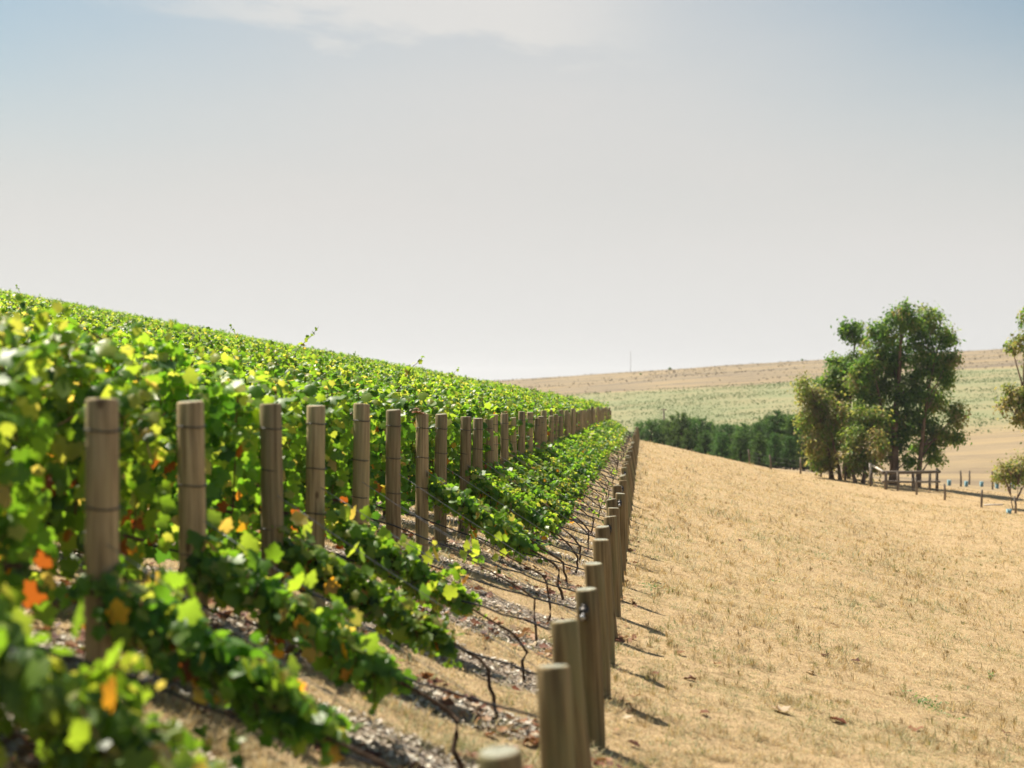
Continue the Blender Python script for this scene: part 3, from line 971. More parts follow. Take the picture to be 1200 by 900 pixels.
EV = [end_vine(700 + s, u0=(.5, .42, .36, .3, .45)[s], big=1.0) for s in range(5)]
EVB = [end_vine(720 + s, n=330, big=1.25, u0=.3) for s in range(4)]
EVF = [end_vine(740 + s, n=200, quad=True, size=.135, autumn=0.05, big=1.3, u0=.3, ns=36, per=13) for s in range(4)]
BARE = (5, 6)
for k in range(NROW):
    tk = T0 + 2.0 * k
    rg = random.Random(4000 + k)
    x, y = row_xy(tk, 0.62 + rg.uniform(-.06, .06))
    e = link("end_vine", None, None, (x, y, gz(x, y)), ROWANG)
    if k in BARE:
        m = MB(); g = np.random.default_rng(k)
        n = 14; zz = np.concatenate([np.linspace(-.1, .42, 7), np.linspace(.5, .86, 7)]); xx = np.concatenate([np.cumsum(g.normal(0, .012, 7)), np.linspace(.09, .75, 7)])
        m.tube(np.stack([xx, np.cumsum(g.normal(0, .012, n)), zz], -1), np.linspace(.015, .005, n), 7)
        link("trunk", m.mesh("trunk", M_TRUNK, True), e)
        tag(e, "thin almost leafless vine stem, " + which_row(k), "vine", "bare end vines")
        for _ in range(8):
            lo = link("leaf", LEAF_ONE[rg.choice([1, 2, 3])], e, (rg.uniform(.45, .8), rg.uniform(-.08, .08), rg.uniform(.62, .9)))
            lo.rotation_euler = (rg.uniform(1.2, 2.4), rg.uniform(-.5, .5), rg.uniform(-3, 3)); s_ = rg.uniform(.07, .11); lo.scale = (s_,) * 3
        continue
    e.scale = (rg.uniform(.97, 1.03), rg.choice([-1, 1]), rg.uniform(.95, 1.06))
    if k == 0: e.scale[2] *= 1.1
    src_ = EV[k % 5] if k < 9 else EVB[rg.randrange(4)] if k < 30 else EVF[rg.randrange(4)]
    o = link("leaves", src_[0], e); o["kind"] = "stuff"
    link("trunk", src_[1], e)
    if k < 14:
        o = link("canes", src_[2], e); o["kind"] = "stuff"
    if k < 5:
        for _ in range(24):
            u0 = rg.uniform(.5, 1.45); a = rg.uniform(0, 6.28)
            lo = link("leaf", LEAF_ONE[rg.choice([0, 1, 1, 2, 2, 3, 3, 4, 5])], e, (u0, .22 * math.cos(a), .36 + .58 * u0 + .22 * math.sin(a)))
            lo.rotation_euler = (rg.uniform(1.2, 2.4), rg.uniform(-.6, .6), rg.uniform(-3, 3)); s_ = rg.uniform(.08, .13); lo.scale = (s_,) * 3
    tag(e, "leafy vine on sloping wire, " + which_row(k) if which_row(k) else "leafy vine on the sloping wire in the rows far along the headland", "vine", "vines trained along the sloping wires")

# ------------------------------------------------------------------ ground cover
def cover_positions(n, ymin, ymax, smin, smax, seed):
    rg = np.random.default_rng(seed)
    y = ymin * (ymax / ymin) ** rg.random(n)
    x = rg.uniform(smin, smax, n) * y
    return x, y, rg


def row_dist(x, y):
    t = (x - O0[0]) * DV[0] + (y - O0[1]) * DV[1]
    v = (x - O0[0]) * NV[0] + (y - O0[1]) * NV[1]
    f = np.mod((t - T0) / 2.0 + 0.5, 1.0) - 0.5
    return np.abs(f) * 2.0, v


def build_grass():
    x, y, rg = cover_positions(178000, 5.0, 124.0, -0.40, 0.40, 77)
    d, v = row_dist(x, y)
    nz_ = fbm(x * 1.3, y * 1.3, 41)
    n2 = fbm(x * 3.6, y * 3.6, 43, 3)
    keep = (v < 0.15) | ((d > 0.42 + 0.4 * (nz_ - .5)) & (v < 7)) | ((rg.random(len(x)) < .12) & (v < 5))
    keep &= (rg.random(len(x)) < 0.45 + 1.0 * n2)
    # each point is a little tuft of blades that share a lean and a colour
    NB = 5
    x, y, d, v, n2 = (np.repeat(a[keep], NB) for a in (x, y, d, v, n2))
    n = len(x); nt = n // NB
    grow = np.clip(y / 17.0, 1.0, 6.0)
    x = x + rg.normal(0, .028, n) * grow; y = y + rg.normal(0, .028, n) * grow
    tall = 0.55 + 1.5 * sstep(n2, .50, .78)
    L = rg.uniform(.03, .085, n) * tall * np.minimum(grow, 2.2) * np.where(v > 0.2, 1.2, 1.0)
    wd = rg.uniform(.0014, .0032, n) * np.minimum(grow, 5.0) * 1.3
    az_ = np.repeat(rg.uniform(0, 2 * np.pi, nt), NB) + rg.normal(0, .9, n)
    lean = np.clip(np.repeat(rg.normal(1.12, .22, nt), NB) + rg.normal(0, .22, n), .15, 1.52)
    dirv = np.stack([np.cos(az_) * np.sin(lean), np.sin(az_) * np.sin(lean), np.cos(lean)], -1)
    side = np.stack([-np.sin(az_), np.cos(az_), np.zeros(n)], -1)
    base = np.stack([x, y, ground(x, y) - .004], -1)
    tip = base + dirv * L[:, None]
    mid = base + dirv * (L * .5)[:, None] + np.array([0, 0, 1]) * (L * .12)[:, None]
    V = np.stack([base - side * wd[:, None], mid + side * wd[:, None], tip, mid - side * wd[:, None]], 1).reshape(-1, 3)
    b = np.arange(n) * 4
    q4 = np.stack([b, b + 1, b + 2, b + 3], -1)
    gpatch = fbm(x * .5, y * .5, 51)
    tint = np.clip(np.repeat(rg.normal(.52, .15, nt), NB) + rg.normal(0, .10, n) - .16 * sstep(n2, .55, .8), 0, .80)
    gp = np.clip((gpatch - .44) * 1.9, 0, .5) * sstep(y, 5, 9) * (1 - sstep(y, 22, 60) * .8) + 0.015
    tint = np.clip(tint + .30 * (fbm(x * .25, y * .25, 55, 3) - .5) + .35 * (fbm(x * 1.1, y * 1.1, 57, 3) - .5), 0, .8)
    # greener seep beside the posts
    gp += 0.55 * np.exp(-((v + 0.75) / .45) ** 2) * sstep(fbm(x * .9, y * .9, 61), .48, .6) * (y < 40)
    g = np.repeat(rg.random(nt), NB) < gp
    tint[g] = rg.uniform(.83, .97, g.sum())
    return mesh_np("dry_grass", V, [q4], [M_GRASS], {"tint": np.repeat(tint, 4)})


def build_tussocks():
    x, y, rg = cover_positions(3600, 5.0, 60.0, -0.12, 0.40, 177)
    d, v = row_dist(x, y)
    keep = (v < 0.0) & (fbm(x * .8, y * .8, 141) > .50)
    NB = 22
    x, y = np.repeat(x[keep], NB), np.repeat(y[keep], NB)
    n = len(x); nt = n // NB
    sc = np.repeat(rg.uniform(.6, 1.25, nt), NB)
    r_ = np.abs(rg.normal(0, .035, n)) * sc; a = rg.uniform(0, 2 * np.pi, n)
    x = x + r_ * np.cos(a); y = y + r_ * np.sin(a)
    L = rg.uniform(.05, .12, n) * sc; wd = rg.uniform(.0016, .003, n) * np.clip(y / 14, 1, 4)
    lean = np.clip(.25 + r_ * 12 + rg.normal(0, .25, n), 0, 1.4)
    dirv = np.stack([np.cos(a) * np.sin(lean), np.sin(a) * np.sin(lean), np.cos(lean)], -1)
    side = np.stack([-np.sin(a), np.cos(a), np.zeros(n)], -1)
    base = np.stack([x, y, ground(x, y) - .005], -1)
    mid = base + dirv * (L * .5)[:, None] + np.array([0, 0, 1]) * (L * .1)[:, None]
    V = np.stack([base - side * wd[:, None], mid + side * wd[:, None], base + dirv * L[:, None], mid - side * wd[:, None]], 1).reshape(-1, 3)
    tint = np.clip(np.repeat(rg.normal(.36, .15, nt), NB) + rg.normal(0, .12, n), 0, .7)
    g = np.repeat(rg.random(nt), NB) < .22
    tint[g] = rg.uniform(.82, .91, g.sum())
    return mesh_np("grass_tussocks", V, [np.arange(n * 4).reshape(-1, 4)], [M_GRASS], {"tint": np.repeat(tint, 4)})


tag(link("grass_tussocks", build_tussocks()), "darker upright tufts of dry grass dotted through the paddock", "grass", kind="stuff")
tag(link("dry_grass", build_grass()), "short dry straw grass over the paddock and between the rows", "grass", kind="stuff")


def build_chips():
    x, y, rg = cover_positions(150000, 5.0, 45.0, -0.40, 0.12, 88)
    d, v = row_dist(x, y)
    keep = (v > 0.05) & (v < 9) & (d < 0.50 + 0.5 * (fbm(x * 2, y * 2, 71) - .5)) & (rg.random(len(x)) < sstep(v, 0.0, 0.5) * .8 + .2)
    x, y = x[keep], y[keep]; n = len(x)
    pos = np.stack([x, y, ground(x, y) + rg.uniform(.0, .02, n)], -1)
    nrm = np.stack([rg.normal(0, .45, n), rg.normal(0, .45, n), np.ones(n)], -1)
    al = np.stack([rg.normal(0, 1, n), rg.normal(0, 1, n), rg.normal(0, .3, n)], -1)
    T = np.array([(-.5, -.9, 0), (.45, -.8, .1), (.55, .8, 0), (-.35, 1.0, .15)])
    V, F = scatter(T, np.array([(0, 1, 2, 3)]), pos, frames(nrm, al), rg.uniform(.010, .026, n) * np.maximum(1, y / 20))
    tn = np.clip(rg.beta(1.5, 1.3, n), 0, 1)
    return mesh_np("mulch_chips", V, [F], [M_CHIP], {"tint": np.repeat(tn, 4)})


tag(link("mulch_chips", build_chips()), "pale wood chip mulch strewn in strips under the vines", "mulch", kind="stuff")


def build_litter():
    x, y, rg = cover_positions(9000, 5.0, 40.0, -0.40, 0.12, 99)
    d, v = row_dist(x, y)
    keep = (v > -.25) & (v < 7) & (d < .75) & (fbm(x * 1.2, y * 1.2, 81) > .5)
    x, y = x[keep], y[keep]; n = len(x)
    pos = np.stack([x, y, ground(x, y) + .022], -1)
    nrm = np.stack([rg.normal(0, .35, n), rg.normal(0, .35, n), np.ones(n)], -1)
    T = LT.copy(); T[:, 2] = np.abs(T[:, 0]) * .4
    V, F = scatter(T, LF, pos, frames(nrm, np.stack([rg.normal(0, 1, n), rg.normal(0, 1, n), np.zeros(n)], -1)), rg.uniform(.05, .10, n))
    return mesh_np("leaf_litter", V, [F], [M_LITTER], {"tint": np.repeat(np.clip(rg.normal(.45, .3, n), 0, 1), len(T))})


tag(link("leaf_litter", build_litter()), "scattered fallen red brown vine leaves under the rows", "leaf litter", kind="stuff")

for px, py, t, s, lab in ((868, 634, 0, .10, None), (942, 679, 0, .08, None), (966, 770, 0, .10, None), (1005, 777, 0, .10, None), (953, 790, 3, .10, "p"), (914, 834, 3, .15, "p"),
                          (977, 847, 1, .14, None), (1074, 856, 2, .14, "o"), (813, 799, 0, .11, None), (822, 838, 1, .08, None), (1180, 862, 1, .10, None), (1136, 873, 3, .07, "p"),
                          (795, 768, 2, .09, "o"), (840, 780, 2, .08, "o"), (745, 820, 1, .09, None), (765, 792, 1, .09, None)):
    x, y = on_ground(px, py)
    o = link("fallen_leaf", LITTER[t], None, (x, y, gz(x, y) + .018), random.uniform(0, 6), (s,) * 3)
    o.rotation_euler = (random.uniform(-.2, .25), random.uniform(-.2, .2), random.uniform(0, 6))
    if lab == "p": tag(o, "pale bleached curled leaf lying on the dry grass", "leaf", "pale leaves on the dry grass")
    elif lab == "o": tag(o, "orange tan curled leaf lying on the dry grass", "leaf", "tan leaves on the dry grass")
    else: tag(o, "dark red brown fallen leaf lying on the dry grass", "leaf", "dark leaves on the dry grass")


def weed(px, py, wpx, n, hgt, label, seed, flat=True):
    x, y = on_ground(px, py)
    r = wpx / FPX * y / 2
    rg = np.random.default_rng(seed)
    p = np.stack([rg.normal(0, r * .5, n), rg.normal(0, r * (1.3 if flat else .4), n), np.abs(rg.normal(0, hgt * .5, n)) if flat else rg.uniform(0.01, hgt, n)], -1)
    p[:, 2] += ground(x + p[:, 0], y + p[:, 1]) - gz(x, y)
    V, F = scatter(LEAFQ * [.6, 1, 1], LEAFQF, p, frames(np.stack([rg.normal(0, .5, n), rg.normal(0, .5, n), np.ones(n)], -1), rg.normal(0, 1, (n, 3)) + [0, 0, .3]), rg.uniform(.02, .05, n))
    e = link("green_weed", None, None, (x, y, gz(x, y)))
    o = link("leaves", mesh_np("leaves", V, [F], [M_WEED], {"tint": np.repeat(rg.random(n), 4)}), e); o["kind"] = "stuff"
    m = MB()
    for s in range(5):
        a = rg.uniform(0, 6.28); m.tube([(0, 0, -.02), (math.cos(a) * r * .5, math.sin(a) * r * .5, hgt * .5)], .003, 4)
    link("stem", m.mesh("stem", M_WEED and M_CANE), e)
    tag(e, label, "weed")


weed(1088, 827, 60, 260, .03, "low green weed mat spreading on the dry grass", 1)
weed(1161, 797, 8, 30, .12, "small upright green weed standing on the dry grass", 2, False)
weed(907, 681, 14, 40, .04, "tiny green weed tuft in the dry grass", 3)
weed(770, 690, 46, 150, .05, "pale green weed patch beside the short posts", 4)

# ------------------------------------------------------------------ gum trees
GLEAF = np.array([(0, 0, 0), (.19, .42, -.05), (0, 1, -.12), (-.19, .42, -.05)])


def gum_tree(bx, by, Y, lobes, label, seed, trunks, clumps=1.0, group=None, name="gum_tree", tint=0.35, leaf=0.27):
    rg = np.random.default_rng(seed)
    mpp = Y / FPX
    x0 = (bx - 600) * mpp
    z0 = gz(x0, Y)
    e = link(name, None, None, (x0, Y, z0))
    zoff = (EYE - (by - 450) * mpp) - z0
    wood = MB()
    tops = []
    for tx, tip_x, tip_y, r in trunks:
        n = 10
        f = np.linspace(0, 1, n)
        xx = ((tx - bx) + (tip_x - tx) * f ** 1.2) * mpp + np.concatenate([[0, 0], np.cumsum(rg.normal(0, .05, n - 2))])
        yy = np.concatenate([[0, 0], np.cumsum(rg.normal(0, .07, n - 2))]) + rg.uniform(-.3, .3)
        zz = -0.3 + (EYE - (tip_y - 450) * mpp - z0 + 0.3) * f
        P = np.stack([xx, yy, zz], -1)
        wood.tube(P, r * (1 - .8 * f) * (1 + .35 * np.exp(-f * 14)), 8)
        tops.append(P)
    LP, LN, LTN, LS = [], [], [], []
    for (cx, cy, rx, ry, tn) in lobes:
        c = np.array([(cx - bx) * mpp, rg.normal(0, .35 * rx * mpp + .3), (by - cy) * mpp + zoff])
        R = np.array([rx, max(rx, ry) * .9, ry]) * mpp
        # limb to the lobe
        P = tops[int(np.argmin([np.min(np.linalg.norm(t[2:, :2] * .5 - c[:2] * .5, axis=1)) for t in tops]))]
        below = np.where(P[:, 2] < c[2] - .3)[0]
        s = P[below[-1]] if len(below) else P[2]
        if len(below) > 2:
            s = P[max(2, int(below[-1] - rg.integers(0, 3)))]
        f = np.linspace(0, 1, 6)[:, None]
        lim = s * (1 - f) + c * f + np.array([0, 0, .5]) * (f * (1 - f)) + rg.normal(0, .05, (6, 3)) * (f > 0) * (f < 1)
        wood.tube(lim, np.linspace(.07, .018, 6), 5, False)
        nc = int(max(6, 0.066 * rx * ry * clumps))
        dv = rg.normal(0, 1, (nc, 3)); dv /= np.linalg.norm(dv, axis=1)[:, None]
        cp = c + dv * R * .80 * (rg.random((nc, 1)) ** .40)
        for p in cp:
            if rg.random() < .5:
                wood.tube(np.array([c * .6 + p * .4 + rg.normal(0, .05, 3), p]), [.014, .006], 3, False)
            nl = int(rg.integers(26, 60))
            q = rg.normal(0, 1, (nl, 3)) * np.array([.25, .25, .20]) * rg.uniform(.75, 1.35)
            LP.append(p + q)
            out = (p - c) / (np.linalg.norm(p - c) + .1)
            LN.append(out * .6 + rg.normal(0, .55, (nl, 3)) + [0, 0, .8])
            LTN.append(np.clip(tn + rg.normal(.08, .15) + rg.normal(0, .08, nl), 0, 1))  # leaf colour with lit and shaded clumps painted in
            LS.append(leaf * rg.uniform(.6, 1.25, nl))
    LP, LN, LTN, LS = np.vstack(LP), np.vstack(LN), np.concatenate(LTN), np.concatenate(LS)
    n = len(LP)
    al = np.stack([rg.normal(0, .5, n), rg.normal(0, .5, n), -1 + rg.normal(0, .35, n)], -1)
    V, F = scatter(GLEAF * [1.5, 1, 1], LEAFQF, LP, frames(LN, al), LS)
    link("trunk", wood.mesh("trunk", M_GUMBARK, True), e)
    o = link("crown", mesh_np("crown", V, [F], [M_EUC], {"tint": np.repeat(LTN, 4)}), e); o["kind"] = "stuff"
    tag(e, label, "tree", group)
    return e


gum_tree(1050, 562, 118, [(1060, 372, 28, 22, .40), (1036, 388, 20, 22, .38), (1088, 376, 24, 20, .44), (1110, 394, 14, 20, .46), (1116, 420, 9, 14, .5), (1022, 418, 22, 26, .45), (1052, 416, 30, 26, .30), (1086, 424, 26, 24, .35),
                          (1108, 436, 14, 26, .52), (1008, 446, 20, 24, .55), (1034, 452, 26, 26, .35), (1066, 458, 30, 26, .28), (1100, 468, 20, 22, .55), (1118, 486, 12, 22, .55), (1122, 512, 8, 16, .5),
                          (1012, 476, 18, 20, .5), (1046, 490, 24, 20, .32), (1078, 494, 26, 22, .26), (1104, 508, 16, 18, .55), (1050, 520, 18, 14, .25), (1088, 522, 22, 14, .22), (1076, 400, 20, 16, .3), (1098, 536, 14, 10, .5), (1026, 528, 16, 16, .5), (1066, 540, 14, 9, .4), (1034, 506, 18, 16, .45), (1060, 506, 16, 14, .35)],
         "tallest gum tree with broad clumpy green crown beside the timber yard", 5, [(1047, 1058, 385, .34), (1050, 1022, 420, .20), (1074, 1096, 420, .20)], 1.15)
gum_tree(994, 560, 121, [(1000, 386, 13, 15, .22), (1008, 396, 8, 10, .25), (992, 380, 8, 8, .25), (982, 426, 11, 14, .3), (974, 446, 13, 18, .4), (986, 462, 16, 24, .3), (978, 500, 14, 22, .38), (992, 432, 10, 14, .35), (1002, 424, 14, 16, .5), (1002, 446, 14, 18, .5), (966, 456, 14, 16, .5), (988, 446, 14, 16, .4)],
         "slender dark gum tree rising between the tall gum and the brownish gum", 6, [(994, 1000, 385, .18), (990, 978, 440, .14)], 1.5)
gum_tree(968, 560, 116, [(948, 462, 12, 14, .66), (944, 446, 8, 9, .62), (962, 470, 20, 22, .64), (946, 488, 13, 20, .72), (966, 500, 22, 24, .64), (952, 518, 16, 18, .72), (974, 528, 16, 16, .6), (958, 540, 12, 10, .55), (982, 486, 12, 18, .75), (972, 547, 12, 8, .6)],
         "brownish olive gum tree next to the dark pines", 7, [(976, 960, 470, .17), (985, 978, 490, .14)], 1.3)
gum_tree(1012, 562, 114, [(1012, 492, 18, 20, .55), (1000, 512, 16, 20, .6), (1022, 518, 14, 20, .7), (1008, 534, 14, 12, .5), (1016, 542, 12, 10, .64), (996, 536, 12, 12, .6), (1028, 490, 12, 16, .62), (1000, 549, 12, 7, .6), (1024, 548, 9, 7, .66)],
         "short grey green gum tree with several thick dark trunks under taller gums", 8, [(1002, 1000, 510, .15), (1011, 1014, 500, .16), (1020, 1024, 500, .14)], 1.2)
gum_tree(1228, 585, 108, [(1206, 372, 14, 18, .45), (1200, 396, 14, 16, .62), (1190, 404, 8, 8, .66), (1214, 420, 18, 20, .6), (1186, 462, 14, 16, .68), (1204, 462, 18, 20, .6), (1178, 478, 8, 12, .7), (1196, 486, 16, 14, .66), (1222, 470, 20, 30, .55),
                          (1236, 400, 24, 36, .5), (1240, 450, 26, 34, .5), (1226, 520, 22, 22, .55), (1244, 350, 18, 24, .5)],
         "loose yellow green gum tree at the end of the wire fence", 9, [(1228, 1232, 370, .25), (1230, 1195, 460, .13)], 1.0)
gum_tree(1186, 574, 104, [(1178, 545, 7, 8, .7), (1190, 548, 9, 10, .68), (1200, 556, 9, 9, .66), (1172, 556, 7, 7, .62), (1186, 562, 10, 7, .6), (1200, 540, 7, 6, .7), (1208, 562, 8, 8, .6)],
         "small yellow green shrub beside the wire fence", 10, [(1186, 1184, 550, .04), (1188, 1200, 550, .03)], 2.0, name="shrub", leaf=.2)
bpy.data.objects["shrub"]["category"] = "shrub"

# ------------------------------------------------------------------ pines
def pine_mesh(seed, H=5.4, R=2.15):
    rg = np.random.default_rng(seed)
    wood = MB()
    n = 9; f = np.linspace(0, 1, n)
    wood.tube(np.stack([np.cumsum(rg.normal(0, .02, n)), np.cumsum(rg.normal(0, .02, n)), -0.3 + (H + .2) * f], -1), .13 * (1 - f) + .012, 7)
    LP, LD, TN = [], [], []
    z = .35
    while z < H * .985:
        fz = z / H
        rad = R * (1 - fz) ** .52 * rg.uniform(.72, 1.12) + .05
        nb_ = int(rg.integers(6, 9)) if fz < .85 else 5
        a0 = rg.uniform(0, 6.28)
        for b in range(nb_):
            a = a0 + b * 2 * math.pi / nb_ + rg.normal(0, .15)
            L = rad * rg.uniform(.75, 1.15)
            up = .25 + .6 * fz
            tip = np.array([math.cos(a) * L, math.sin(a) * L, z + L * up])
            wood.tube(np.array([(0, 0, z), tip * .5 + np.array([0, 0, z * .5 - .02]), tip]), [.025, .016, .006], 3, False)
            ns = max(3, int(L / .13))
            for s in range(ns):
                g = (s + 1) / ns
                p = np.array([0, 0, z]) * (1 - g) + tip * g + rg.normal(0, .07, 3)
                if g < .3: continue
                m = 11
                LP.append(np.repeat(p[None], m, 0) + rg.normal(0, .05, (m, 3)))
                out = np.array([math.cos(a) * .7, math.sin(a) * .7, .8])
                LD.append(out + rg.normal(0, .55, (m, 3)))
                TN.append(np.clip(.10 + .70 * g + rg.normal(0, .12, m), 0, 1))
        z += rg.uniform(.30, .48)
    LP, LD, TN = np.vstack(LP), np.vstack(LD), np.concatenate(TN)
    n = len(LP)
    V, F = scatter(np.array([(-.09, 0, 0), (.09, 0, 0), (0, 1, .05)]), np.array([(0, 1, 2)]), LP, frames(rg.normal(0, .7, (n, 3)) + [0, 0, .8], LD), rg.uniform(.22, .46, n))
    return mesh_np("crown", V, [F], [M_PINE], {"tint": np.repeat(TN, 3)}), wood.mesh("trunk", M_PINEBARK, True)


PINES = [pine_mesh(800 + s) for s in range(4)]
pines = [(752, 497, 160), (764, 491, 158), (777, 494, 163), (788, 490, 157), (799, 486, 155), (810, 488, 158), (822, 492, 154), (832, 497, 157), (842, 500, 152), (852, 496, 150), (862, 500, 154), (871, 498, 148), (880, 500, 152),
         (890, 494, 146), (901, 489, 148), (911, 484, 144), (921, 488, 147), (930, 485, 142), (941, 489, 145), (952, 494, 141), (964, 500, 144), (846, 514, 143), (868, 515, 141), (890, 514, 139), (908, 514, 137), (926, 515, 136), (943, 516, 135), (826, 510, 145), (806, 506, 147)]
for q, (px, py, Y) in enumerate(pines):
    x, y, z = at(px, py, Y)
    g = gz(x, y)
    e = link("pine_tree", None, None, (x, y, g), random.uniform(0, 6.28))
    s = max(0.5, (z - g) / 5.5)
    sr = random.uniform(.85, 1.1) * min(s, 1.1)
    e.scale = (sr, sr, s)
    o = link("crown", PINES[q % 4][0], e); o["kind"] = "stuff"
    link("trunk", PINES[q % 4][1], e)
    if q < 21: tag(e, "taller dark green pine in the back line of the belt beyond the paddock", "tree", "taller pines of the belt")
    else: tag(e, "shorter dark green pine in front of the taller belt pines", "tree", "shorter pines of the belt")

# ------------------------------------------------------------------ fences and small things
def wire_fence(plist, label):
    P = [(x_, y_, gz(x_, y_)) for x_, y_ in plist]
    e = link("wire_fence", None, None, P[0])
    for n, p in enumerate(P):
        m = MB(); hh = random.uniform(1.0, 1.2)
        l = np.array(p) - np.array(P[0])
        m.tube([l + [0, 0, -.2], l + [0.02, 0, hh * .5], l + [random.uniform(-.06, .06), 0, hh]], [.075, .07, .066], 8)
        link("post", m.mesh("post", M_FENCE, True), e)
    for hh in (.3, .6, .9):
        m = MB(); m.tube([np.array(p) - np.array(P[0]) + [0, -.07, hh] for p in P], .006, 4)
        link("wire", m.mesh("wire", M_TIE), e)
    tag(e, label, "fence")


wire_fence([((px - 600) / FPX * Y, Y) for px, Y in ((878, 126), (903, 124), (938, 121), (962, 118), (990, 114), (1020, 111), (1052, 109), (1074, 107), (1107, 105), (1150, 103), (1190, 101), (1235, 99))],
           "low post and wire fence along the far edge of the paddock")


def yard():
    pts = [(1038, 109.0), (1070, 110.5), (1098, 112.5)]
    P = [np.array([(a - 600) / FPX * Y, Y, 0]) for a, Y in pts]
    for p in P: p[2] = gz(p[0], p[1])
    e = link("timber_yard_rail", None, None, tuple(P[0]))
    hs = (1.2, 1.15, 1.55)
    for p, hh in zip(P, hs):
        m = MB(); l = p - P[0]; m.tube([l + [0, 0, -.2], l + [0, 0, hh]], [.11, .10], 8); link("post", m.mesh("post", M_FENCE, True), e)
    l = P[2] - P[0]
    m = MB(); q = l + [-.45, .1, 0]; m.tube([q + [0, 0, -.2], q + [0, 0, 1.25]], [.09, .09], 8); link("post", m.mesh("post", M_FENCE, True), e)
    for ha, hb, r in ((1.10, 1.32, .11), (.52, .66, .075)):
        m = MB(); m.tube([np.array([-.25, -.14, ha]), (l * .5) + [0, -.15, (ha + hb) / 2 - .02], l + [.15, -.14, hb]], [r, r * .95, r * .9], 8); link("rail", m.mesh("rail", M_FENCE, True), e)
    # return side of the yard
    b = np.array([-.35, 3.0, 0]); zb = gz(P[0][0] + b[0], P[0][1] + b[1]) - P[0][2]
    m = MB(); m.tube([b + [0, 0, zb - .2], b + [0, 0, zb + 1.5]], [.10, .09], 8); link("post", m.mesh("post", M_PALE, True), e)
    m = MB(); m.tube([np.array([0, .12, 1.05]), b + [0.12, 0, zb + 1.35]], [.08, .07], 8); link("rail", m.mesh("rail", M_PALE, True), e)
    tag(e, "dark old timber post and rail yard below the tallest gum tree", "fence")


yard()


def stake(px, py, Y, h):
    x = (px - 600) / FPX * Y; z = gz(x, Y)
    e = link("timber_stake", None, None, (x, Y, z))
    m = MB(); m.tube([(0, 0, -.2), (.01, 0, h * .5), (random.uniform(-.05, .05), 0, h)], [.075, .07, .065], 7)
    link("timber", m.mesh("timber", M_FENCE, True), e)
    tag(e, "thin dark fence stake on the pale dry slope behind the gums", "post", "stakes on the dry slope")


for px, Y, h in ((1126, 134, 1.25), (1136, 141, 1.2), (1163, 134, 1.5), (1190, 138, 1.5)):
    stake(px, 0, Y, h)


def guard(px, Y, h, shrub, label, grp):
    x = (px - 600) / FPX * Y; z = gz(x, Y)
    e = link("tree_guard", None, None, (x, Y, z))
    an = np.linspace(0, 2 * np.pi, 4)
    m = MB(); r = .16
    ring = np.stack([r * np.cos(an), r * np.sin(an), 0 * an], -1)
    V = np.vstack([ring[:3] + [0, 0, -.02], ring[:3] * 1.15 + [0, 0, h], ring[:3] * .92 + [0, 0, -.02], ring[:3] * 1.07 + [0, 0, h]])
    f = []
    for s in range(3):
        t = (s + 1) % 3
        f += [(s, t, 3 + t, 3 + s), (6 + t, 6 + s, 9 + s, 9 + t), (3 + s, 3 + t, 9 + t, 9 + s)]
    m.add(V, (), f)
    link("sleeve", m.mesh("sleeve", M_GUARD), e)
    m = MB(); m.tube([(.05, 0, -.1), (.05, 0, h * 1.15)], .02, 6); link("stake", m.mesh("stake", M_PALE), e)
    if shrub:
        rg = np.random.default_rng(int(px)); n = 260
        p = np.stack([rg.normal(0, .16, n), rg.normal(0, .16, n), h + .1 + np.abs(rg.normal(.25, .3, n))], -1)
        V, F = scatter(GLEAF, LEAFQF, p, frames(rg.normal(0, 1, (n, 3)), rg.normal(0, 1, (n, 3))), rg.uniform(.1, .18, n))
        o = link("foliage", mesh_np("foliage", V, [F], [M_EUC], {"tint": np.repeat(np.clip(rg.normal(.6, .1, n), 0, 1), 4)}), e); o["kind"] = "stuff"
    tag(e, label, "tree guard", grp)


for px, Y, s in ((1112, 131, 0), (1132, 135, 0), (1150, 139, 0), (1186, 141, 0)):
    guard(px, Y, .42, s, "pale blue sapling guard on the dry slope behind the gums", "empty looking sapling guards")
guard(1168, 137, .5, 1, "blue sapling guard with grey green seedling growing out of it", None)
guard(1182, 94, .34, 0, "pale blue plastic sapling guard standing in dry grass before the fence", None)

m = MB(); m.tube([(0, 0, 0), (.55, 0, .02), (1.15, .05, .03)], [.055, .05, .045], 7)
x, Y = (1153 - 600) / FPX * 101.5, 101.5
tag(link("fallen_rail", m.mesh("fallen_rail", M_PALE, True), None, (x, Y, gz(x, Y) + .28)), "pale bleached timber rail lying near the shrub", "rail")

# utility pole behind the pines
def pole(px, py, Y, r, label, cat, arms=False, name="utility_pole"):
    x, y, z = at(px, py, Y); g = gz(x, y); h = z - g
    e = link(name, None, None, (x, y, g))
    m = MB(); m.tube([(0, 0, -.3), (0, 0, h * .5), (0, 0, h)], [r * 1.2, r, r * .8], 8); link("shaft", m.mesh("shaft", M_FENCE, True), e)
    m = MB(); m.box((0, 0, h - .25 * r * 4), (r * 6, r, r)); link("crossarm", m.mesh("crossarm", M_FENCE), e)
    tag(e, label, cat)


pole(778, 479, 185, .10, "dark pole rising from behind the pine belt", "pole")
pole(739, 412, 620, .06, "thin tall mast on the skyline of the far hill", "mast", name="mast")


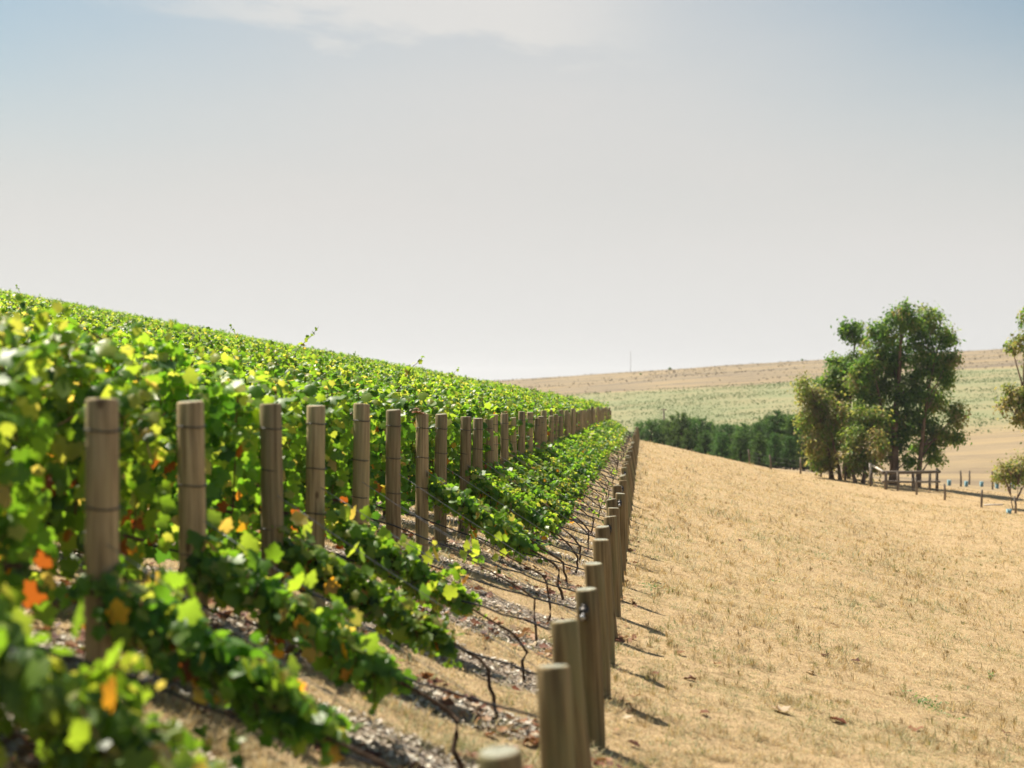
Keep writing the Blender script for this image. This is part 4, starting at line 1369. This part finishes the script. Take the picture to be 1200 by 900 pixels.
def far_bush(px, Y, r, label, grp=None):
    rg = np.random.default_rng(int(px * 7 + Y))
    x = (px - 600) / FPX * Y; g = gz(x, Y)
    e = link("bush", None, None, (x, Y, g))
    n = 420
    d = rg.normal(0, 1, (n, 3)); d /= np.linalg.norm(d, axis=1)[:, None]
    p = d * np.array([r, r, r * .8]) * rg.uniform(.5, 1.05, (n, 1)) + [0, 0, r * .95]
    V, F = scatter(GLEAF * [2, 1, 1], LEAFQF, p, frames(d + rg.normal(0, .4, (n, 3)), rg.normal(0, 1, (n, 3))), rg.uniform(.25, .5, n) * r)
    o = link("crown", mesh_np("crown", V, [F], [M_EUC], {"tint": np.repeat(np.clip(rg.normal(.3, .15, n), 0, 1), 4)}), e); o["kind"] = "stuff"
    m = MB(); m.tube([(0, 0, -.2), (0, 0, r)], [.12, .06], 6); link("trunk", m.mesh("trunk", M_GUMBARK), e)
    tag(e, label, "bush", grp)


far_bush(785, 655, .65, "single dark round bush on the skyline of the far hill")
for px, Y, r in ((751, 560, .4), (940, 660, .5)):
    far_bush(px, Y, r, "small dull bush on the far dry hillside", "bushes on the far hillside")


def far_rows():
    """young green planting in contour rows on the opposite slope"""
    rg = np.random.default_rng(5)
    P, SZ, TN = [], [], []
    for r in range(48):
        y0 = 196 + r * 4.4
        xs_ = np.arange(-10, 160, .3)
        y_ = y0 - 0.06 * xs_ + rg.normal(0, .12, len(xs_)) + 3.0 * np.sin(xs_ / 45)
        dens = fbm(xs_ / 14, y_ / 7, 91)
        k = (rg.random(len(xs_)) < np.clip((dens - .36) * 3.0, .03, .9)) & (y_ < 400) & (y_ > 200)
        x_, yy = xs_[k] + rg.normal(0, .2, k.sum()), y_[k]
        for s in range(3):
            P.append(np.stack([x_ + rg.normal(0, .3, len(x_)), yy + rg.normal(0, .2, len(x_)), ground(x_, yy) + rg.uniform(.1, .45, len(x_))], -1))
            SZ.append(rg.uniform(.14, .34, len(x_))); TN.append(rg.uniform(.1, .6, len(x_)))
    P, SZ, TN = np.vstack(P), np.concatenate(SZ), np.concatenate(TN)
    n = len(P)
    V, F = scatter(LEAFQ, LEAFQF, P, frames(np.stack([rg.normal(0, .6, n), rg.normal(-.5, .5, n), np.ones(n)], -1), rg.normal(0, 1, (n, 3))), SZ)
    return mesh_np("young_planting_rows", V, [F], [M_FAR], {"tint": np.repeat(TN, 4)})


tag(link("young_planting_rows", far_rows()), "faint rows of young green planting across the far slope", "planting", kind="stuff")


def ridge_scrub():
    """low dull scrub and rank grass on the dry ridge"""
    rg = np.random.default_rng(15)
    n0 = 16000
    y_ = rg.uniform(402, 680, n0); x_ = rg.uniform(-.1, .38, n0) * y_
    d = fbm(x_ / 30, y_ / 9, 191)
    k = rg.random(n0) < np.clip((d - .46) * 3.2, 0.015, .8)
    x_, y_ = x_[k], y_[k]; n = len(x_)
    sz = rg.uniform(.25, .75, n)
    P = np.stack([x_, y_, ground(x_, y_) + sz * .15], -1)
    V, F = scatter(LEAFQ, LEAFQF, P, frames(np.stack([rg.normal(0, .6, n), rg.normal(-.7, .5, n), np.ones(n)], -1), rg.normal(0, 1, (n, 3))), sz)
    return mesh_np("ridge_scrub", V, [F], [M_SCRUB], {"tint": np.repeat(rg.random(n), 4)})


M_SCRUB = leaf_material("dull_scrub", [(0.0, (0.10, 0.085, 0.06)), (0.6, (0.17, 0.135, 0.095)), (1.0, (0.24, 0.18, 0.11))], (1.2, 1.2, 1.0), 0.2, 0.9, 0.0, 0.0)
tag(link("ridge_scrub", ridge_scrub()), "dull brown scrub speckling the dry ridge of the far hill", "scrub", kind="stuff")

# ------------------------------------------------------------------ air
def haze_box(density):
    q = NT("haze_air")
    pv = q.node("ShaderNodeVolumePrincipled", {"Color": (0.92, 0.94, 0.97, 1), "Density": density, "Anisotropy": 0.3})
    q.l.new(pv.outputs[0], q.out.inputs["Volume"])
    m = MB(); zlo, zhi = float(GZ.min()) - 1.0, 60.0
    m.box((0, (ys[0] + ys[-1]) / 2, (zlo + zhi) / 2), (xs[-1] * 2 + 20, ys[-1] - ys[0] + 20, zhi - zlo))
    tag(link("haze", m.mesh("haze", q.m)), "thin pale summer haze over the valley", "haze", kind="stuff")


HAZE = 0.00015
if HAZE:
    haze_box(HAZE)
